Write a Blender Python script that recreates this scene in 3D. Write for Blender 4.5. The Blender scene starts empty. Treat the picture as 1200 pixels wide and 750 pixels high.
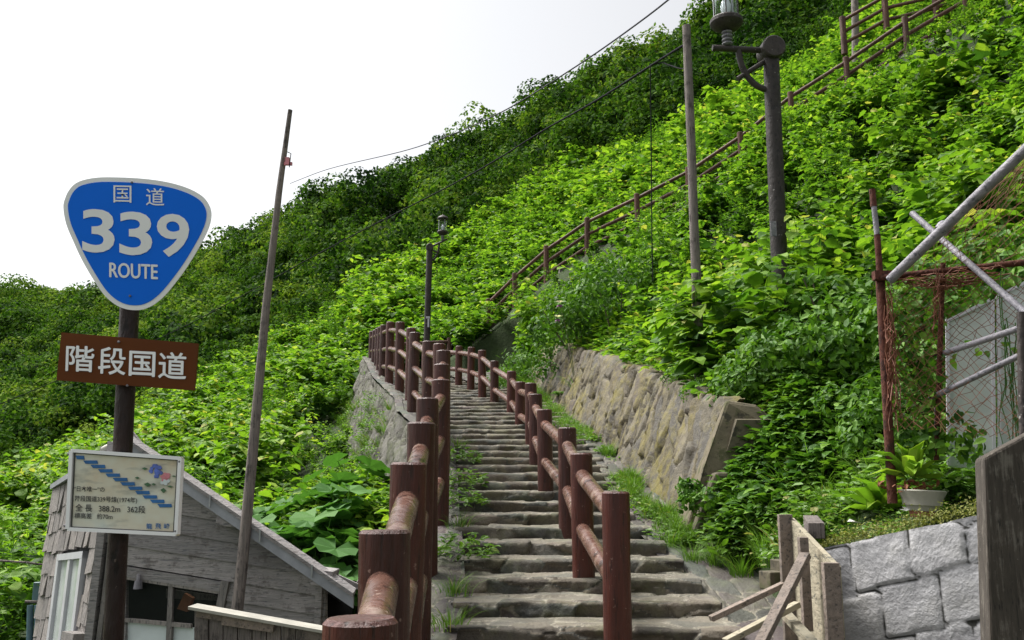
import bpy, math, random
import numpy as np
from mathutils import Vector
R = math.radians
random.seed(7)
rng = np.random.default_rng(11)
scene = bpy.context.scene
col = scene.collection

# ------------------------------------------------------------------ camera
EYE = 1.6
F = 1100.0
TH = math.atan(200.0 / F)
cam_d = bpy.data.cameras.new("camera")
cam_d.sensor_width = 36.0
cam_d.lens = 36.0 * F / 1200.0
cam_d.clip_start = 0.05
cam_d.clip_end = 5000
cam = bpy.data.objects.new("camera", cam_d)
col.objects.link(cam)
cam.location = (0, 0, EYE)
cam.rotation_euler = (R(90) + TH, 0, 0)
scene.camera = cam

# ------------------------------------------------------------------ sky, sun, exposure
SUN_EL, SUN_AZ = R(58), R(-62)      # azimuth measured from +Y towards +X
world = bpy.data.worlds.new("World")
scene.world = world
world.use_nodes = True
wn = world.node_tree.nodes; wl = world.node_tree.links
wn.clear()
sky = wn.new("ShaderNodeTexSky"); sky.sky_type = 'NISHITA'; sky.sun_disc = False
sky.sun_elevation = SUN_EL; sky.sun_rotation = SUN_AZ
sky.air_density = 1.0; sky.dust_density = 4.0; sky.ozone_density = 1.0
hs = wn.new("ShaderNodeHueSaturation"); hs.inputs['Saturation'].default_value = 0.13; hs.inputs['Value'].default_value = 0.66
bg = wn.new("ShaderNodeBackground"); bg.inputs['Strength'].default_value = 0.15
wo = wn.new("ShaderNodeOutputWorld")
wl.new(sky.outputs[0], hs.inputs['Color']); wl.new(hs.outputs[0], bg.inputs[0]); wl.new(bg.outputs[0], wo.inputs[0])
sun_d = bpy.data.lights.new("sun", 'SUN'); sun_d.energy = 3.0; sun_d.angle = R(28); sun_d.color = (1.0, 0.96, 0.9)
sun = bpy.data.objects.new("sun", sun_d); col.objects.link(sun)
sd = Vector((math.sin(SUN_AZ) * math.cos(SUN_EL), math.cos(SUN_AZ) * math.cos(SUN_EL), math.sin(SUN_EL)))
sun.rotation_euler = (-sd).to_track_quat('-Z', 'Y').to_euler()
scene.view_settings.view_transform = 'Standard'
scene.view_settings.look = 'None'
scene.view_settings.exposure = 1.12
scene.view_settings.gamma = 1.0
scene.view_settings.use_curve_mapping = False
scene.cycles.max_bounces = 6
scene.cycles.transparent_max_bounces = 8

# ------------------------------------------------------------------ geometry of the view (used to measure the place)
CT, ST = math.cos(TH), math.sin(TH)
def ray(px, py):
    u = (px - 600) / F; v = (375 - py) / F
    return np.array([u, CT - v * ST, ST + v * CT])
def P(px, py, Y):
    r = ray(px, py); r = r * (Y / r[1]); r[2] += EYE
    return r
def proj(X):
    X = np.asarray(X, float)
    x = X[..., 0]; y = X[..., 1]; z = X[..., 2] - EYE
    d = y * CT + z * ST
    v = (-y * ST + z * CT)
    d = np.where(d < 0.1, 0.1, d)
    return 600 + F * x / d, 375 - F * v / d, d
# the stair slope: z = SA + SB * y
SB = 0.212
SA = EYE - 0.87 - SB * 5.15
def surf(y): return np.maximum(SA + SB * np.asarray(y, float), 0.0)
def S(px, py):
    r = ray(px, py); t = (SA - EYE) / (r[2] - SB * r[1])
    q = r * t; q[2] += EYE
    return q

# ------------------------------------------------------------------ tags
def tag(o, label=None, cat=None, group=None, kind=None):
    if label: o['label'] = label
    if cat: o['category'] = cat
    if group: o['group'] = group
    if kind: o['kind'] = kind
    return o
def empty(name, loc, label, cat, group=None):
    o = bpy.data.objects.new(name, None); o.empty_display_size = 0.1
    o.location = tuple(float(a) for a in loc); col.objects.link(o)
    return tag(o, label, cat, group)
def copy_tree(o, parent=None):
    c = o.copy(); col.objects.link(c)
    if parent: c.parent = parent
    for ch in list(o.children): copy_tree(ch, c)
    return c
def origin_of(o):
    v = np.zeros(3)
    while o is not None:
        v += np.array(o.location); o = o.parent
    return v

def np_mesh(name, V, faces_list, attrs=None, smooth=False):
    """faces_list: list of int arrays (n,k)"""
    me = bpy.data.meshes.new(name)
    V = np.asarray(V, np.float32)
    me.vertices.add(len(V)); me.vertices.foreach_set('co', V.ravel())
    faces_list = [np.asarray(f, np.int32) for f in faces_list if len(f)]
    nl = sum(f.size for f in faces_list); nf = sum(len(f) for f in faces_list)
    me.loops.add(nl); me.polygons.add(nf)
    me.loops.foreach_set('vertex_index', np.concatenate([f.ravel() for f in faces_list]))
    tot = np.concatenate([np.full(len(f), f.shape[1], np.int32) for f in faces_list])
    start = np.concatenate([[0], np.cumsum(tot)[:-1]]).astype(np.int32)
    me.polygons.foreach_set('loop_start', start)
    try: me.polygons.foreach_set('loop_total', tot)
    except Exception: pass
    me.polygons.foreach_set('use_smooth', np.full(nf, smooth, bool))
    for k, a in (attrs or {}).items():
        at = me.attributes.new(k, 'FLOAT', 'POINT'); at.data.foreach_set('value', np.asarray(a, np.float32))
    me.update(calc_edges=True)
    me.validate()
    return me

class MB:
    def __init__(s): s.v = []; s.f = {}; s.t = []; s.n = 0
    def add(s, V, faces, tint=None):
        V = np.asarray(V, float).reshape(-1, 3)
        for f in faces:
            s.f.setdefault(len(f), []).append([i + s.n for i in f])
        s.v.append(V); s.t.append(np.full(len(V), random.random() if tint is None else tint)); s.n += len(V)
        return s
    def quads(s, V, Q, tint=None):
        V = np.asarray(V, float).reshape(-1, 3)
        for f in Q: s.f.setdefault(len(f), []).append([i + s.n for i in f])
        s.v.append(V); s.t.append(np.full(len(V), random.random() if tint is None else tint)); s.n += len(V)
    def hexa(s, c8, tint=None):
        """8 corners: 0-3 bottom loop, 4-7 top loop"""
        return s.add(c8, [(3, 2, 1, 0), (4, 5, 6, 7), (0, 1, 5, 4), (1, 2, 6, 5), (2, 3, 7, 6), (3, 0, 4, 7)], tint)
    def box(s, c, size, rz=0.0, tint=None, ax=None):
        """box centred at c; ax optional 3 axes"""
        h = np.array(size) / 2.0
        if ax is None:
            ax = np.array([[math.cos(rz), math.sin(rz), 0], [-math.sin(rz), math.cos(rz), 0], [0, 0, 1.0]])
        b = min(h) * 0.12
        # box with chamfered look: small bevel by 24 verts is overkill; use plain with inset ends
        pts = []
        for z in (-1, 1):
            for x, y in ((-1, -1), (1, -1), (1, 1), (-1, 1)):
                pts.append(np.array(c) + ax[0] * x * h[0] + ax[1] * y * h[1] + ax[2] * z * h[2])
        return s.hexa(pts, tint)
    def beam(s, a, b, w, h, tint=None, up=(0, 0, 1)):
        a = np.array(a, float); b = np.array(b, float)
        d = b - a; L = np.linalg.norm(d); d /= L
        up = np.array(up, float)
        x = np.cross(d, up); x /= np.linalg.norm(x); z = np.cross(x, d)
        ax = np.array([d, x, z])
        return s.box((a + b) / 2, (L, w, h), ax=ax, tint=tint)
    def tube(s, pts, rad, n=12, caps=True, tint=None, wob=0.0, chamfer=0.0):
        pts = np.array(pts, float); m = len(pts)
        rad = np.full(m, rad, float) if np.isscalar(rad) else np.array(rad, float)
        if chamfer:
            d0 = pts[1] - pts[0]; d0 /= np.linalg.norm(d0); d1 = pts[-1] - pts[-2]; d1 /= np.linalg.norm(d1)
            pts = np.vstack([pts[0], pts[0] + d0 * chamfer, pts[1:-1], pts[-1] - d1 * chamfer, pts[-1]])
            rad = np.concatenate([[rad[0] - chamfer], rad, [rad[-1] - chamfer]]); m += 2
            if caps:   # close to the centre so that the end reads as a cut face
                pass
        T = np.gradient(pts, axis=0); T /= np.linalg.norm(T, axis=1)[:, None]
        ref = np.array([0, 0, 1.0]) if abs(T[0, 2]) < 0.9 else np.array([1.0, 0, 0])
        V = []
        for i in range(m):
            x = np.cross(ref, T[i]); x /= np.linalg.norm(x); y = np.cross(T[i], x)
            a = np.arange(n) * 2 * math.pi / n
            r = rad[i] * (1 + wob * np.sin(a * 3 + i * 1.7) + wob * 0.7 * np.sin(a * 2 - i))
            V.append(pts[i] + np.outer(np.cos(a) * r, x) + np.outer(np.sin(a) * r, y))
        V = np.concatenate(V)
        Q = []
        for i in range(m - 1):
            for k in range(n):
                Q.append((i * n + k, i * n + (k + 1) % n, (i + 1) * n + (k + 1) % n, (i + 1) * n + k))
        if caps:
            Q.append(tuple(range(n - 1, -1, -1))); Q.append(tuple((m - 1) * n + k for k in range(n)))
        return s.add(V, Q, tint)
    def lathe(s, base, prof, n=20, axis=(0, 0, 1), tint=None):
        axis = np.array(axis, float); axis /= np.linalg.norm(axis)
        pts = [np.array(base) + axis * z for r, z in prof]
        ref = np.array([1.0, 0, 0]) if abs(axis[0]) < .9 else np.array([0, 1.0, 0])
        x = np.cross(ref, axis); x /= np.linalg.norm(x); y = np.cross(axis, x)
        a = np.arange(n) * 2 * math.pi / n
        V = np.concatenate([p + np.outer(np.cos(a) * r, x) + np.outer(np.sin(a) * r, y) for p, (r, z) in zip(pts, prof)])
        Q = []
        for i in range(len(prof) - 1):
            for k in range(n):
                Q.append((i * n + k, i * n + (k + 1) % n, (i + 1) * n + (k + 1) % n, (i + 1) * n + k))
        Q.append(tuple(range(n - 1, -1, -1))); Q.append(tuple((len(prof) - 1) * n + k for k in range(n)))
        return s.add(V, Q, tint)
    def build(s, name, mat, parent=None, smooth=False, angle=None, bevel=0.0, loc=None):
        V = np.concatenate(s.v); org = origin_of(parent) if parent is not None else (np.array(loc, float) if loc is not None else np.zeros(3))
        me = np_mesh(name, V - org, [np.array(f) for f in s.f.values()], {'tint': np.concatenate(s.t)}, smooth)
        if smooth and angle: me.set_sharp_from_angle(angle=R(angle))
        me.materials.append(mat)
        o = bpy.data.objects.new(name, me); col.objects.link(o)
        if parent is not None: o.parent = parent
        elif loc is not None: o.location = tuple(org)
        if bevel:
            m = o.modifiers.new('bevel', 'BEVEL'); m.width = bevel; m.segments = 2; m.limit_method = 'ANGLE'; m.angle_limit = R(40)
        return o

# ------------------------------------------------------------------ numpy noise
def _hash(ix, iy, iz, seed):
    h = (ix.astype(np.int64) * 374761393 + iy.astype(np.int64) * 668265263 + iz.astype(np.int64) * 2147483647 + seed * 1274126177) & 0xffffffff
    h = ((h ^ (h >> 13)) * 1274126177) & 0xffffffff
    h = ((h ^ (h >> 16)) * 2246822519) & 0xffffffff
    return ((h ^ (h >> 15)) & 0xffffff) / float(0xffffff)
def vnoise(x, y, z=None, seed=0):
    x = np.asarray(x, float); y = np.asarray(y, float)
    z = np.zeros_like(x) if z is None else np.asarray(z, float)
    ix, iy, iz = np.floor(x), np.floor(y), np.floor(z)
    fx, fy, fz = x - ix, y - iy, z - iz
    fx = fx * fx * (3 - 2 * fx); fy = fy * fy * (3 - 2 * fy); fz = fz * fz * (3 - 2 * fz)
    ix = ix.astype(np.int64); iy = iy.astype(np.int64); iz = iz.astype(np.int64)
    r = 0
    for a in (0, 1):
        for b in (0, 1):
            for c in (0, 1):
                w = (fx if a else 1 - fx) * (fy if b else 1 - fy) * (fz if c else 1 - fz)
                r = r + w * _hash(ix + a, iy + b, iz + c, seed)
    return r * 2 - 1
def fbm(x, y, z=None, o=4, seed=0):
    r = 0; a = 1.0; s = 0
    for i in range(o):
        r = r + a * vnoise(x * 2 ** i, y * 2 ** i, None if z is None else z * 2 ** i, seed + i * 17); s += a; a *= 0.5
    return r / s
def voronoi(x, y, seed=0, jit=0.8, metric=2.0):
    ix = np.floor(x).astype(np.int64); iy = np.floor(y).astype(np.int64)
    f1 = np.full(x.shape, 9.0); f2 = f1.copy(); idv = np.zeros(x.shape); dx1 = np.zeros(x.shape); dy1 = dx1.copy()
    z = np.zeros_like(ix)
    for a in (-1, 0, 1):
        for b in (-1, 0, 1):
            cx, cy = ix + a, iy + b
            px = cx + .5 + jit * (_hash(cx, cy, z, seed) - .5); py = cy + .5 + jit * (_hash(cx, cy, z + 1, seed) - .5)
            if metric > 9: px = cx + .5 + ((cy % 2) * .5 - .25) + .25 * jit * (_hash(cx, cy, z, seed) - .5)
            dx, dy = x - px, y - py
            d = np.maximum(np.abs(dx), np.abs(dy)) if metric > 9 else (np.abs(dx) ** metric + np.abs(dy) ** metric) ** (1 / metric)
            idn = _hash(cx, cy, z + 2, seed)
            nearer = d < f1
            f2 = np.where(nearer, f1, np.minimum(f2, d))
            idv = np.where(nearer, idn, idv); dx1 = np.where(nearer, dx, dx1); dy1 = np.where(nearer, dy, dy1)
            f1 = np.where(nearer, d, f1)
    return f1, f2, idv, dx1, dy1
def sstep(a, b, x):
    t = np.clip((x - a) / (b - a), 0, 1); return t * t * (3 - 2 * t)

# ------------------------------------------------------------------ materials
def new_mat(name):
    m = bpy.data.materials.new(name); m.use_nodes = True
    nt = m.node_tree; b = nt.nodes['Principled BSDF']
    return m, nt, b
def ramp(nt, fac, stops, interp='LINEAR'):
    r = nt.nodes.new('ShaderNodeValToRGB'); e = r.color_ramp.elements; r.color_ramp.interpolation = interp
    while len(e) < len(stops): e.new(0.5)
    for el, (p, c) in zip(e, stops): el.position = p; el.color = (*c, 1)
    if fac is not None: nt.links.new(fac, r.inputs[0])
    return r.outputs[0]
def noise(nt, scale, vec=None, detail=5, rough=0.6, kind='ShaderNodeTexNoise'):
    n = nt.nodes.new(kind); n.inputs['Scale'].default_value = scale
    if 'Detail' in n.inputs: n.inputs['Detail'].default_value = detail
    if 'Roughness' in n.inputs: n.inputs['Roughness'].default_value = rough
    if vec is not None: nt.links.new(vec, n.inputs['Vector'])
    return n.outputs[0]
def coords(nt, scale=(1, 1, 1), rot=(0, 0, 0)):
    tc = nt.nodes.new('ShaderNodeTexCoord'); mp = nt.nodes.new('ShaderNodeMapping')
    mp.inputs['Scale'].default_value = scale; mp.inputs['Rotation'].default_value = rot
    nt.links.new(tc.outputs['Object'], mp.inputs['Vector']); return mp.outputs[0]
def mix(nt, fac, a, b, mode='MIX'):
    m = nt.nodes.new('ShaderNodeMix'); m.data_type = 'RGBA'; m.blend_type = mode
    for s, v in ((m.inputs[0], fac), (m.inputs[6], a), (m.inputs[7], b)):
        if hasattr(v, 'links'): nt.links.new(v, s)
        elif isinstance(v, tuple): s.default_value = (*v, 1)
        else: s.default_value = v
    return m.outputs[2]
def attr(nt, name):
    a = nt.nodes.new('ShaderNodeAttribute'); a.attribute_name = name; return a.outputs['Fac']
def bump(nt, b, h, strength=0.3, dist=0.01):
    n = nt.nodes.new('ShaderNodeBump'); n.inputs['Strength'].default_value = strength; n.inputs['Distance'].default_value = dist
    nt.links.new(h, n.inputs['Height']); nt.links.new(n.outputs[0], b.inputs['Normal'])
def mth(nt, op, a, b=None):
    m = nt.nodes.new('ShaderNodeMath'); m.operation = op
    for s, v in ((m.inputs[0], a), (m.inputs[1], b)):
        if v is None: continue
        if hasattr(v, 'links'): nt.links.new(v, s)
        else: s.default_value = v
    return m.outputs[0]
M = {}
def simple(name, c, rough=0.6, metal=0.0, var=0.25, scale=8, bmp=0.15, stretch=(1, 1, 1), spec=None, bdist=0.004):
    m, nt, b = new_mat(name)
    v = coords(nt, stretch); n = noise(nt, scale, v)
    lo = tuple(x * (1 - var) for x in c); hi = tuple(min(1, x * (1 + var)) for x in c)
    nt.links.new(ramp(nt, n, [(0.3, lo), (0.7, hi)]), b.inputs['Base Color'])
    b.inputs['Roughness'].default_value = rough; b.inputs['Metallic'].default_value = metal
    if spec is not None: b.inputs['Specular IOR Level'].default_value = spec
    if bmp: bump(nt, b, n, bmp, bdist)
    M[name] = m; return m
def leaf_mat(name, stops, trans=0.35, rough=0.45, spec=0.4):
    m, nt, b = new_mat(name)
    c = ramp(nt, attr(nt, 'tint'), stops)
    n = noise(nt, 18, coords(nt), 3)
    c = mix(nt, 0.22, c, ramp(nt, n, [(.3, (.35, .35, .35)), (.7, (1, 1, 1))]), 'MULTIPLY')
    nt.links.new(c, b.inputs['Base Color']); b.inputs['Roughness'].default_value = rough
    b.inputs['Specular IOR Level'].default_value = spec
    t = nt.nodes.new('ShaderNodeBsdfTranslucent')
    tc = mix(nt, 1.0, c, (1.25, 1.35, 0.6), 'MULTIPLY'); nt.links.new(tc, t.inputs[0])
    ms = nt.nodes.new('ShaderNodeMixShader'); ms.inputs[0].default_value = trans
    nt.links.new(b.outputs[0], ms.inputs[1]); nt.links.new(t.outputs[0], ms.inputs[2])
    out = nt.nodes['Material Output']; nt.links.new(ms.outputs[0], out.inputs[0])
    M[name] = m; return m

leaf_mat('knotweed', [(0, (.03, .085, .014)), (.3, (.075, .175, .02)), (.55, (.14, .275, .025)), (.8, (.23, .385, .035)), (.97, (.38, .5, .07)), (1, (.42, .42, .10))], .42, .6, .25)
leaf_mat('broadleaf', [(0, (.025, .075, .012)), (.5, (.08, .19, .02)), (1, (.17, .31, .035))], .3, .55, .22)
leaf_mat('butterbur', [(0, (.045, .13, .03)), (.6, (.075, .19, .04)), (1, (.12, .26, .05))], .3, .65, .2)
leaf_mat('forest', [(0, (.010, .032, .005)), (.35, (.036, .09, .010)), (.65, (.08, .165, .018)), (1, (.19, .27, .04))], .33, .85, .08)
leaf_mat('grass', [(0, (.045, .11, .015)), (.6, (.12, .24, .025)), (.9, (.16, .3, .05)), (1, (.34, .32, .12))], .35, .5)
leaf_mat('moss', [(0, (.12, .13, .03)), (1, (.26, .28, .07))], .2, .8)
leaf_mat('flower_white', [(0, (.6, .55, .7)), (1, (.9, .88, .9))], .3, .6)
leaf_mat('flower_violet', [(0, (.10, .02, .12)), (1, (.2, .05, .25))], .2, .6)
simple('stem', (.10, .13, .04), .7)
simple('bark', (.09, .07, .05), .9, scale=14, stretch=(1, 1, .3), bmp=.6)

# dark ground under plants
m, nt, b = new_mat('soil')
n = noise(nt, 1.2, coords(nt), 8); n2 = noise(nt, 14, coords(nt), 6)
c = ramp(nt, n, [(.35, (.018, .03, .008)), (.6, (.035, .06, .015)), (.8, (.06, .055, .03))])
nt.links.new(mix(nt, .4, c, ramp(nt, n2, [(.3, (.3, .3, .3)), (.7, (1, 1, 1))]), 'MULTIPLY'), b.inputs['Base Color'])
b.inputs['Roughness'].default_value = 1; bump(nt, b, n2, .8, .05); M['soil'] = m

# stone sheets: tint = stone id, groove = 0 in the mortar
def stone_mat(name, stops, mortar, moss=None, moss_amt=.5, rough=.75, scale=9, bm=1.0):
    m, nt, b = new_mat(name)
    v = coords(nt)
    n = noise(nt, scale, v, 8, .65); n2 = noise(nt, 55, v, 4, .7); n3 = noise(nt, 1.6, v, 4)
    c = ramp(nt, attr(nt, 'tint'), stops)
    c = mix(nt, .55, c, ramp(nt, n, [(.28, (.35, .33, .32)), (.5, (.9, .88, .85)), (.72, (1.5, 1.45, 1.35))]), 'MULTIPLY')
    c = mix(nt, .35, c, ramp(nt, n2, [(.3, (.45, .45, .45)), (.7, (1.3, 1.3, 1.3))]), 'MULTIPLY')
    if moss:
        f = ramp(nt, mix(nt, .5, n3, n), [(.5 - .02, (0, 0, 0)), (.62, (moss_amt,) * 3)])
        c = mix(nt, f, c, moss)
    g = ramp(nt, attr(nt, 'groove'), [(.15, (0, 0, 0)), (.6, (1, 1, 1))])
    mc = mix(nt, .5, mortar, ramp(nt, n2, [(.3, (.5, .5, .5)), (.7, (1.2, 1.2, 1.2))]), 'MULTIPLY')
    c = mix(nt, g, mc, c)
    nt.links.new(c, b.inputs['Base Color']); b.inputs['Roughness'].default_value = rough; b.inputs['Specular IOR Level'].default_value = .3
    h = mth(nt, 'ADD', n, mth(nt, 'MULTIPLY', n2, .7)); bump(nt, b, h, bm, .016)
    M[name] = m
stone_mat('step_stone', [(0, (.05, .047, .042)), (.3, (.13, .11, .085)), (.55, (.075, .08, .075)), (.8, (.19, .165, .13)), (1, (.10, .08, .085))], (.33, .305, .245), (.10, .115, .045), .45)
stone_mat('flag_stone', [(0, (.06, .052, .053)), (.3, (.085, .09, .075)), (.6, (.10, .078, .082)), (.8, (.13, .122, .105)), (1, (.07, .085, .075))], (.23, .21, .165), (.09, .11, .04), .4, .65)
stone_mat('wall_stone', [(0, (.07, .062, .05)), (.3, (.14, .12, .075)), (.6, (.11, .103, .09)), (.85, (.17, .15, .105)), (1, (.10, .083, .072))], (.06, .05, .033), (.17, .145, .035), .85)
stone_mat('wall_stone_grey', [(0, (.075, .07, .062)), (.5, (.11, .105, .092)), (1, (.14, .135, .115))], (.06, .055, .045), (.06, .075, .025), .6)
stone_mat('block_stone', [(0, (.38, .385, .41)), (.5, (.46, .465, .49)), (1, (.53, .53, .55))], (.05, .05, .045), (.17, .17, .16), .35, .8, 7, .6)

# painted logs
def log_mat(name, paint, worn, amt, rough, stretch=(14, 14, 1.2), spec=.3):
    m, nt, b = new_mat(name)
    tc = nt.nodes.new('ShaderNodeTexCoord')
    mp = nt.nodes.new('ShaderNodeMapping'); mp.inputs['Scale'].default_value = stretch
    nt.links.new(tc.outputs['Object'], mp.inputs['Vector'])
    n = noise(nt, 2.2, mp.outputs[0], 7, .65); n2 = noise(nt, 9, tc.outputs['Object'], 6, .7); n3 = noise(nt, 6, mp.outputs[0], 5)
    f = ramp(nt, mix(nt, .5, n, n2), [(amt, (0, 0, 0)), (amt + .07, (1, 1, 1))])
    p = mix(nt, .6, paint, ramp(nt, n, [(.3, (.45, .45, .45)), (.7, (1.5, 1.4, 1.4))]), 'MULTIPLY')
    p = mix(nt, .5, p, ramp(nt, attr(nt, 'tint'), [(0, (.6, .6, .6)), (1, (1.35, 1.3, 1.25))]), 'MULTIPLY')
    c = mix(nt, f, p, worn)
    c = mix(nt, ramp(nt, n3, [(.36, (.75,) * 3), (.43, (0,) * 3)]), c, (paint[0] * .22, paint[1] * .25, paint[2] * .3))
    ch = noise(nt, 38, tc.outputs['Object'], 3, .5); c = mix(nt, ramp(nt, ch, [(.69, (0,) * 3), (.73, (.7,) * 3)]), c, tuple(min(.5, w * 1.5 + .04) for w in worn))
    nt.links.new(c, b.inputs['Base Color'])
    nt.links.new(ramp(nt, n2, [(.3, (rough - .1,) * 3), (.7, (rough + .2,) * 3)]), b.inputs['Roughness'])
    h = mth(nt, 'ADD', n, mth(nt, 'MULTIPLY', n3, .6)); bump(nt, b, h, .75, .016)
    b.inputs['Specular IOR Level'].default_value = spec
    M[name] = m
log_mat('log_paint', (.060, .014, .009), (.16, .09, .07), .60, .36, spec=.45)
log_mat('rail_paint', (.115, .060, .045), (.23, .165, .13), .55, .2, (1.5, 1.5, 1.5), .5)
log_mat('hill_log', (.10, .05, .036), (.18, .11, .08), .56, .55)
log_mat('grey_wood', (.20, .18, .17), (.08, .07, .066), .52, .85, (30, 30, 1.0))
log_mat('shed_wood', (.29, .285, .285), (.165, .15, .145), .52, .85, (2, 2, 22))
log_mat('shingle', (.23, .22, .21), (.14, .125, .12), .55, .85, (14, 14, 3))
log_mat('pale_wood', (.21, .18, .155), (.13, .11, .095), .56, .8, (9, 9, 9))
log_mat('panel_wood', (.28, .265, .20), (.17, .14, .10), .58, .8, (3, 3, 8))
log_mat('lamp_iron', (.042, .036, .034), (.2, .19, .18), .62, .5, (5, 5, 3))
log_mat('post_iron', (.018, .010, .009), (.05, .03, .022), .6, .4, (6, 6, 2))
log_mat('rust', (.10, .036, .024), (.045, .02, .016), .5, .85, (10, 10, 6))
log_mat('galv', (.22, .22, .25), (.13, .125, .13), .58, .42, (6, 6, 6))
M['galv'].node_tree.nodes['Principled BSDF'].inputs['Metallic'].default_value = .0
log_mat('old_concrete', (.075, .066, .055), (.15, .135, .115), .52, .9, (22, 22, 2.2))
log_mat('smooth_concrete', (.12, .108, .075), (.085, .085, .045), .53, .85, (2, 2, 2))
log_mat('grey_concrete', (.16, .155, .145), (.10, .10, .08), .56, .85, (2, 2, 2))
simple('white_frame', (.5, .5, .54), .35, var=.08)
simple('sign_white', (.88, .88, .90), .35, var=.06, bmp=0, scale=3)
simple('sign_blue', (.002, .155, .82), .5, var=.06, bmp=0, scale=2, spec=.15)
simple('sign_brown', (.115, .032, .005), .5, var=.12, bmp=0, scale=4, spec=.15)
simple('board_text', (.05, .05, .05), .6, var=.2, bmp=0)
simple('board_blue', (.02, .13, .36), .5, var=.2, bmp=0, scale=20)
simple('board_pink', (.62, .22, .26), .5, var=.2, bmp=0, scale=30)
simple('board_flower', (.10, .16, .52), .5, var=.35, bmp=0, scale=40)
simple('board_green', (.06, .15, .07), .5, var=.2, bmp=0)
simple('cable', (.02, .02, .024), .9, bmp=0, spec=.05)
simple('cable_steel', (.07, .065, .085), .8, bmp=0, spec=.1)
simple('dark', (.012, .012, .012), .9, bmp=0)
simple('steel', (.35, .36, .38), .35, .8, bmp=0)
simple('white_board', (.62, .68, .70), .5, var=.08)
simple('tan_wood', (.38, .15, .06), .7, var=.3)
simple('roof_sheet', (.26, .27, .30), .5, var=.25, scale=5, stretch=(1, 1, 1), bmp=.3)
simple('pot_white', (.36, .345, .30), .5, var=.2)
simple('pot_clay', (.22, .07, .045), .7)
simple('blue_pipe', (.12, .2, .25), .4)
simple('net', (.17, .06, .03), .7, bmp=0)
simple('dead_leaf', (.16, .055, .02), .8)
simple('tile_green', (.12, .2, .16), .35, var=.2)
simple('litter', (.6, .6, .58), .7)
m, nt, b = new_mat('map_panel')
v = coords(nt, (5, 5, 7)); n = noise(nt, 1.0, v, 3); n2 = noise(nt, 1.3, coords(nt, (4, 4, 12), (0, 0, 1)), 4)
c = ramp(nt, n, [(.3, (.62, .45, .28)), (.42, (.64, .59, .46)), (.58, (.68, .68, .58)), (.72, (.52, .60, .57))])
c = mix(nt, ramp(nt, n2, [(.55, (0, 0, 0)), (.68, (.6, .6, .6))]), c, (.24, .26, .24))
nt.links.new(c, b.inputs['Base Color']); b.inputs['Roughness'].default_value = .4; b.inputs['Specular IOR Level'].default_value=.2; M['map_panel'] = m
m, nt, b = new_mat('clear_glass')
b.inputs['Transmission Weight'].default_value = 1; b.inputs['Roughness'].default_value = .03; b.inputs['IOR'].default_value = 1.12
b.inputs['Base Color'].default_value = (.93, .97, .97, 1); M['clear_glass'] = m
m, nt, b = new_mat('window_glass')
b.inputs['Alpha'].default_value = .22; b.inputs['Roughness'].default_value = .05; b.inputs['IOR'].default_value = 1.3
b.inputs['Base Color'].default_value = (.03, .035, .035, 1); M['window_glass'] = m
m, nt, b = new_mat('dusty_pane')
nt.links.new(ramp(nt, noise(nt, 5, coords(nt), 5), [(.3, (.42, .47, .45)), (.7, (.62, .66, .64))]), b.inputs['Base Color'])
b.inputs['Roughness'].default_value = .2; b.inputs['Transmission Weight'].default_value = .08; M['dusty_pane'] = m
m, nt, b = new_mat('lamp_bulb')
b.inputs['Base Color'].default_value = (.8, .82, .85, 1); b.inputs['Roughness'].default_value = .2; M['lamp_bulb'] = m

# ------------------------------------------------------------------ lines of the place
left_px = [(423, 1900, 1.0), (423, 700 + 24, 2.0), (451, 621, 2.95), (479, 542, 4.1), (494, 495, 5.3), (501, 466.6, 6.5), (517, 445, 7.85),
           (517.5, 427, 9.0), (519.5, 411, 10.2), (515, 403, 11.1), (502, 400, 12.0), (486, 390, 13.0), (482, 384.5, 14.4), (469, 377.6, 15.8),
           (457.5, 377.6, 17.2), (450, 381, 18.5), (446.5, 383.5, 19.8), (443.5, 385, 21.0), (440, 387, 22.2), (436.3, 388.5, 23.4)]
LP = [P(*a) for a in left_px]
LP[0] = np.array([-0.27, 1.0, LP[1][2] - 0.23])
LPX = np.array([p[0] for p in LP]); LPY = np.array([p[1] for p in LP])
def lp_x(y): return np.interp(y, LPY, LPX)
def zL(y): return surf(y) + 0.27 * sstep(8.0, 12.5, np.asarray(y, float))
right_px = [(721.5, 576, 5.15), (681, 531, 6.45), (664.5, 501, 7.7), (638, 480, 9.2), (627.5, 462, 10.5), (622, 449, 11.8), (610, 447.6, 13.6),
            (599.5, 435, 15.0), (579.5, 423, 16.2), (565, 410.6, 17.4), (552.5, 407, 18.6), (538, 405.6, 19.6), (518, 405, 20.4), (498, 406, 21.2)]
RP = [P(*a) for a in right_px]
for p in RP: pass
wb_px = [(812, 640), (800, 625), (760, 580), (725, 545), (700, 520), (672, 497), (650, 478), (628, 462), (612, 450)]
WB = [S(*a) for a in wb_px]
WBY = np.array([w[1] for w in WB]); WBX = np.array([w[0] for w in WB])
def wb_x(y): return np.interp(y, WBY, WBX)
xl_px = [(527, 760), (540, 700), (538, 640), (534, 600), (532, 560)]
XL = [S(*a) for a in xl_px]
XLY = np.array([q[1] for q in XL] + [12, 14, 16, 18, 20, 23]); XLX = np.array([q[0] for q in XL] + [lp_x(y) + .3 for y in (12, 14, 16, 18, 20, 23)])
def xl(y): return np.interp(y, XLY, XLX)
xr_px = [(868, 760), (855, 735), (828, 705), (809, 682), (791, 661), (771, 641), (754, 625), (737, 609), (712, 560), (690, 520), (673, 493)]
XR = [S(*a) for a in xr_px]
XRY = np.array([q[1] for q in XR] + [16.5, 18, 20, 23]); XRX = np.array([q[0] for q in XR] + [.55, .1, -.9, -2.0])
def xr(y): return np.interp(y, XRY, XRX)

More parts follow.
